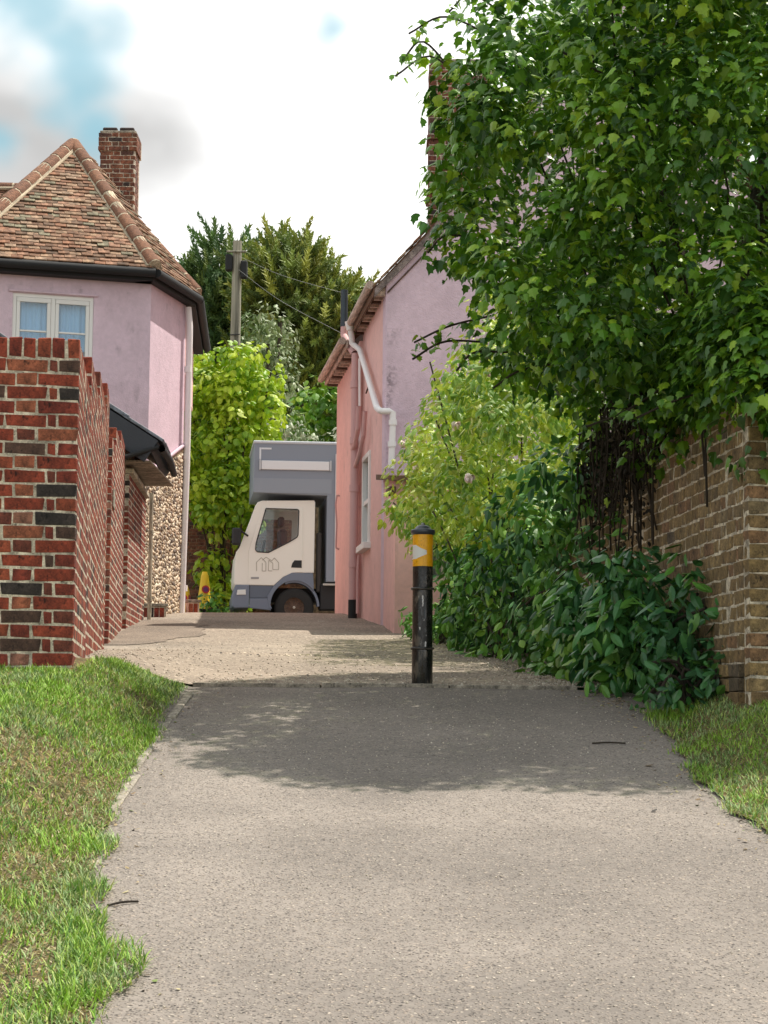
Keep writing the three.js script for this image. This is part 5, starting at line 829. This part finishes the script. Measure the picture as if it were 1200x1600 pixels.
{
  // longer tufts hanging over the edge of the path
  const tufts = [[-0.82, 5.72, 0.16, 900], [-0.84, 5.55, 0.12, 500], [-0.95, 6.2, 0.10, 500], [-1.0, 6.6, 0.10, 420], [-1.05, 7.3, 0.08, 300], [-0.9, 5.9, 0.10, 500], [-1.5, 10.4, 0.12, 200], [1.52, 10.5, 0.1, 300], [-0.95, 5.3, 0.14, 600]];
  tufts.forEach(([X, D, R, n], i) => { const m = lawn(410 + i, n, (r) => { const a = r() * 6.283, q = R * Math.sqrt(r()); return [X + 0.8 * q * Math.cos(a), D + 1.8 * q * Math.sin(a), 1.35, 0.2]; }); m.name = numbered('grass_tuft'); m.userData = { kind: 'stuff', label: 'longer green grass tufts along the path edges', category: 'grass' }; });
}
{
  const t = thing('path_edging', 'row of flat concrete edging slabs along the left side of the path', 'edging', [-1.16, gy(-1.14, 9.4), 9.4]), r = rng(421);
  for (const [D0, D1, X, w] of [[7.0, 7.18, -1.055, 0.06], [7.95, 8.75, -1.115, 0.055], [8.76, 9.55, -1.14, 0.045], [9.56, 10.4, -1.145, 0.035], [10.41, 11.3, -1.135, 0.05]]) {
    const a = W(X - 0.01, 0, D0), len = D1 - D0, g = cbox(w, 0.09, len - 0.008, 0.006, 0.004, Math.floor(D0 * 7)).rotateX(Math.atan(0.15)).rotateY((r() - 0.5) * 0.012).translate(X, gy(X, (D0 + D1) / 2) - 0.034, -(D0 + D1) / 2); part('edging_slab', g, M.concrete, t);
  }
  const k = thing('threshold_strip', 'thin pale concrete strip across the top of the path by the bollard', 'edging', [0, gy(0, 11.7), 11.7]);
  for (let i = 0; i < 3; i++) { const a = -1.15 + i * 0.78; part('edging_slab', cbox(0.77, 0.08, 0.028, 0.004, 0.003, i + 3).translate(a + 0.385, gy(a + 0.385, 11.7) - 0.018, -11.7), M.concrete, k); }
}
{
  const r = rng(431), tw = (X, D, L, a, label) => { const t = thing('twig', label, 'twig', [X, gy(X, D), D]); const y = gy(X, D) + 0.006, dx = Math.cos(a) * L / 2, dd = Math.sin(a) * L / 2; part('stick', new THREE.TubeGeometry(new THREE.CatmullRomCurve3([W(X - dx, gy(X - dx, D - dd) + 0.006, D - dd), W(X, y + 0.004, D + 0.006), W(X + dx, gy(X + dx, D + dd) + 0.006, D + dd)]), 10, 0.004, 6), M.bark, t); };
  tw(1.14, 9.72, 0.17, 0.12, 'thin dark twig lying in the shade on the right of the path'); tw(-0.86, 6.5, 0.11, 0.5, 'short twig at the left grass edge');
  const leaf = (X, D, s, a, c, label) => { const t = thing('fallen_leaf', label, 'leaf', [X, gy(X, D), D]); const m = shade(new THREE.Mesh(ovalLeaf, std(lin(...c), 0.8, { side: THREE.DoubleSide }))); m.name = 'leaf_blade'; m.scale.setScalar(s); m.rotation.set(-Math.PI / 2 + 0.15, 0, a); m.position.y = 0.012; t.add(m); };
  leaf(-1.62, 9.0, 0.07, 0.5, [0.75, 0.78, 0.78], 'pale scrap lying in the left grass'); leaf(1.28, 9.1, 0.05, 1.2, [0.10, 0.07, 0.04], 'brown fallen leaf near the right grass edge'); leaf(1.15, 8.1, 0.035, 2.2, [0.04, 0.035, 0.03], 'dark speck of leaf on the sunlit path');
  // leaf litter gathered along the shrubs and the edges of the path
  { const N2 = 900, lt = shade(new THREE.InstancedMesh(ovalLeaf, std(0xffffff, 0.85, { side: THREE.DoubleSide }), N2)); lt.name = 'leaf_litter'; lt.userData = { kind: 'stuff', label: 'dry leaf litter along the shrubs and path edges', category: 'leaf litter' };
    for (let i = 0; i < N2; i++) { const q = r(); let X, D; if (q < 0.55) { D = mix(10.9, 20, r() * r()); X = lerpT([[10.9, 1.45], [12.9, 1.15], [17.9, 0.85], [20, 0.4]], D) - 0.35 * r() * r(); } else if (q < 0.8) { D = mix(6, 11, r()); X = XR(D) - 0.25 * r() * r(); } else { D = mix(5.4, 11.4, r()); X = XL(D) + 0.22 * r() * r(); }
      const p = W(X, gy(X, D) + (D > 11.7 ? 0.018 : 0.007), D), s = mix(0.012, 0.035, r() * r()); lt.setMatrixAt(i, leafMatrix(p, new THREE.Vector3(0, 1, 0.1).addScaledVector(rv(r), 0.35), rv(r), s)); lt.setColorAt(i, lin(...[[0.22, 0.15, 0.08], [0.34, 0.26, 0.14], [0.12, 0.085, 0.05], [0.42, 0.36, 0.20], [0.14, 0.19, 0.05]][Math.floor(r() * 5)])); }
    scene.add(lt); }
  // loose grit
  const N = 5000, im = shade(new THREE.InstancedMesh(new THREE.IcosahedronGeometry(1, 0), std(0xffffff, 0.9), N)); im.name = 'grit'; im.userData = { kind: 'stuff', label: 'loose stone grit and crumbs on path and lane', category: 'grit' };
  const m = new THREE.Matrix4(), q = new THREE.Quaternion();
  for (let i = 0; i < N; i++) { const far = i < 2600, D = far ? mix(11.75, 22, r() * r()) : mix(5, 11.6, r()); let X = far ? mix(-2.3, 1.3, r()) : mix(-1.12, 1.5, r()); if (far && r() < 0.3) X = mix(0.9, 1.4, r()) - 0.06 * (D - 12); const s = far ? mix(0.004, 0.011, r() * r()) : mix(0.002, 0.0055, r() * r()); q.setFromEuler(new THREE.Euler(r() * 6, r() * 6, r() * 6)); m.compose(new THREE.Vector3(X, gy(X, D) + (D > 11.7 ? 0.012 : 0) + s * 0.4, -D), q, new THREE.Vector3(s, s * 0.7, s)); im.setMatrixAt(i, m); const k = [[0.5, 0.44, 0.36], [0.3, 0.26, 0.21], [0.62, 0.56, 0.47], [0.45, 0.39, 0.31]][Math.floor(r() * 4)]; im.setColorAt(i, lin(...k)); }
  scene.add(im);
}
renderer.render(scene, camera);
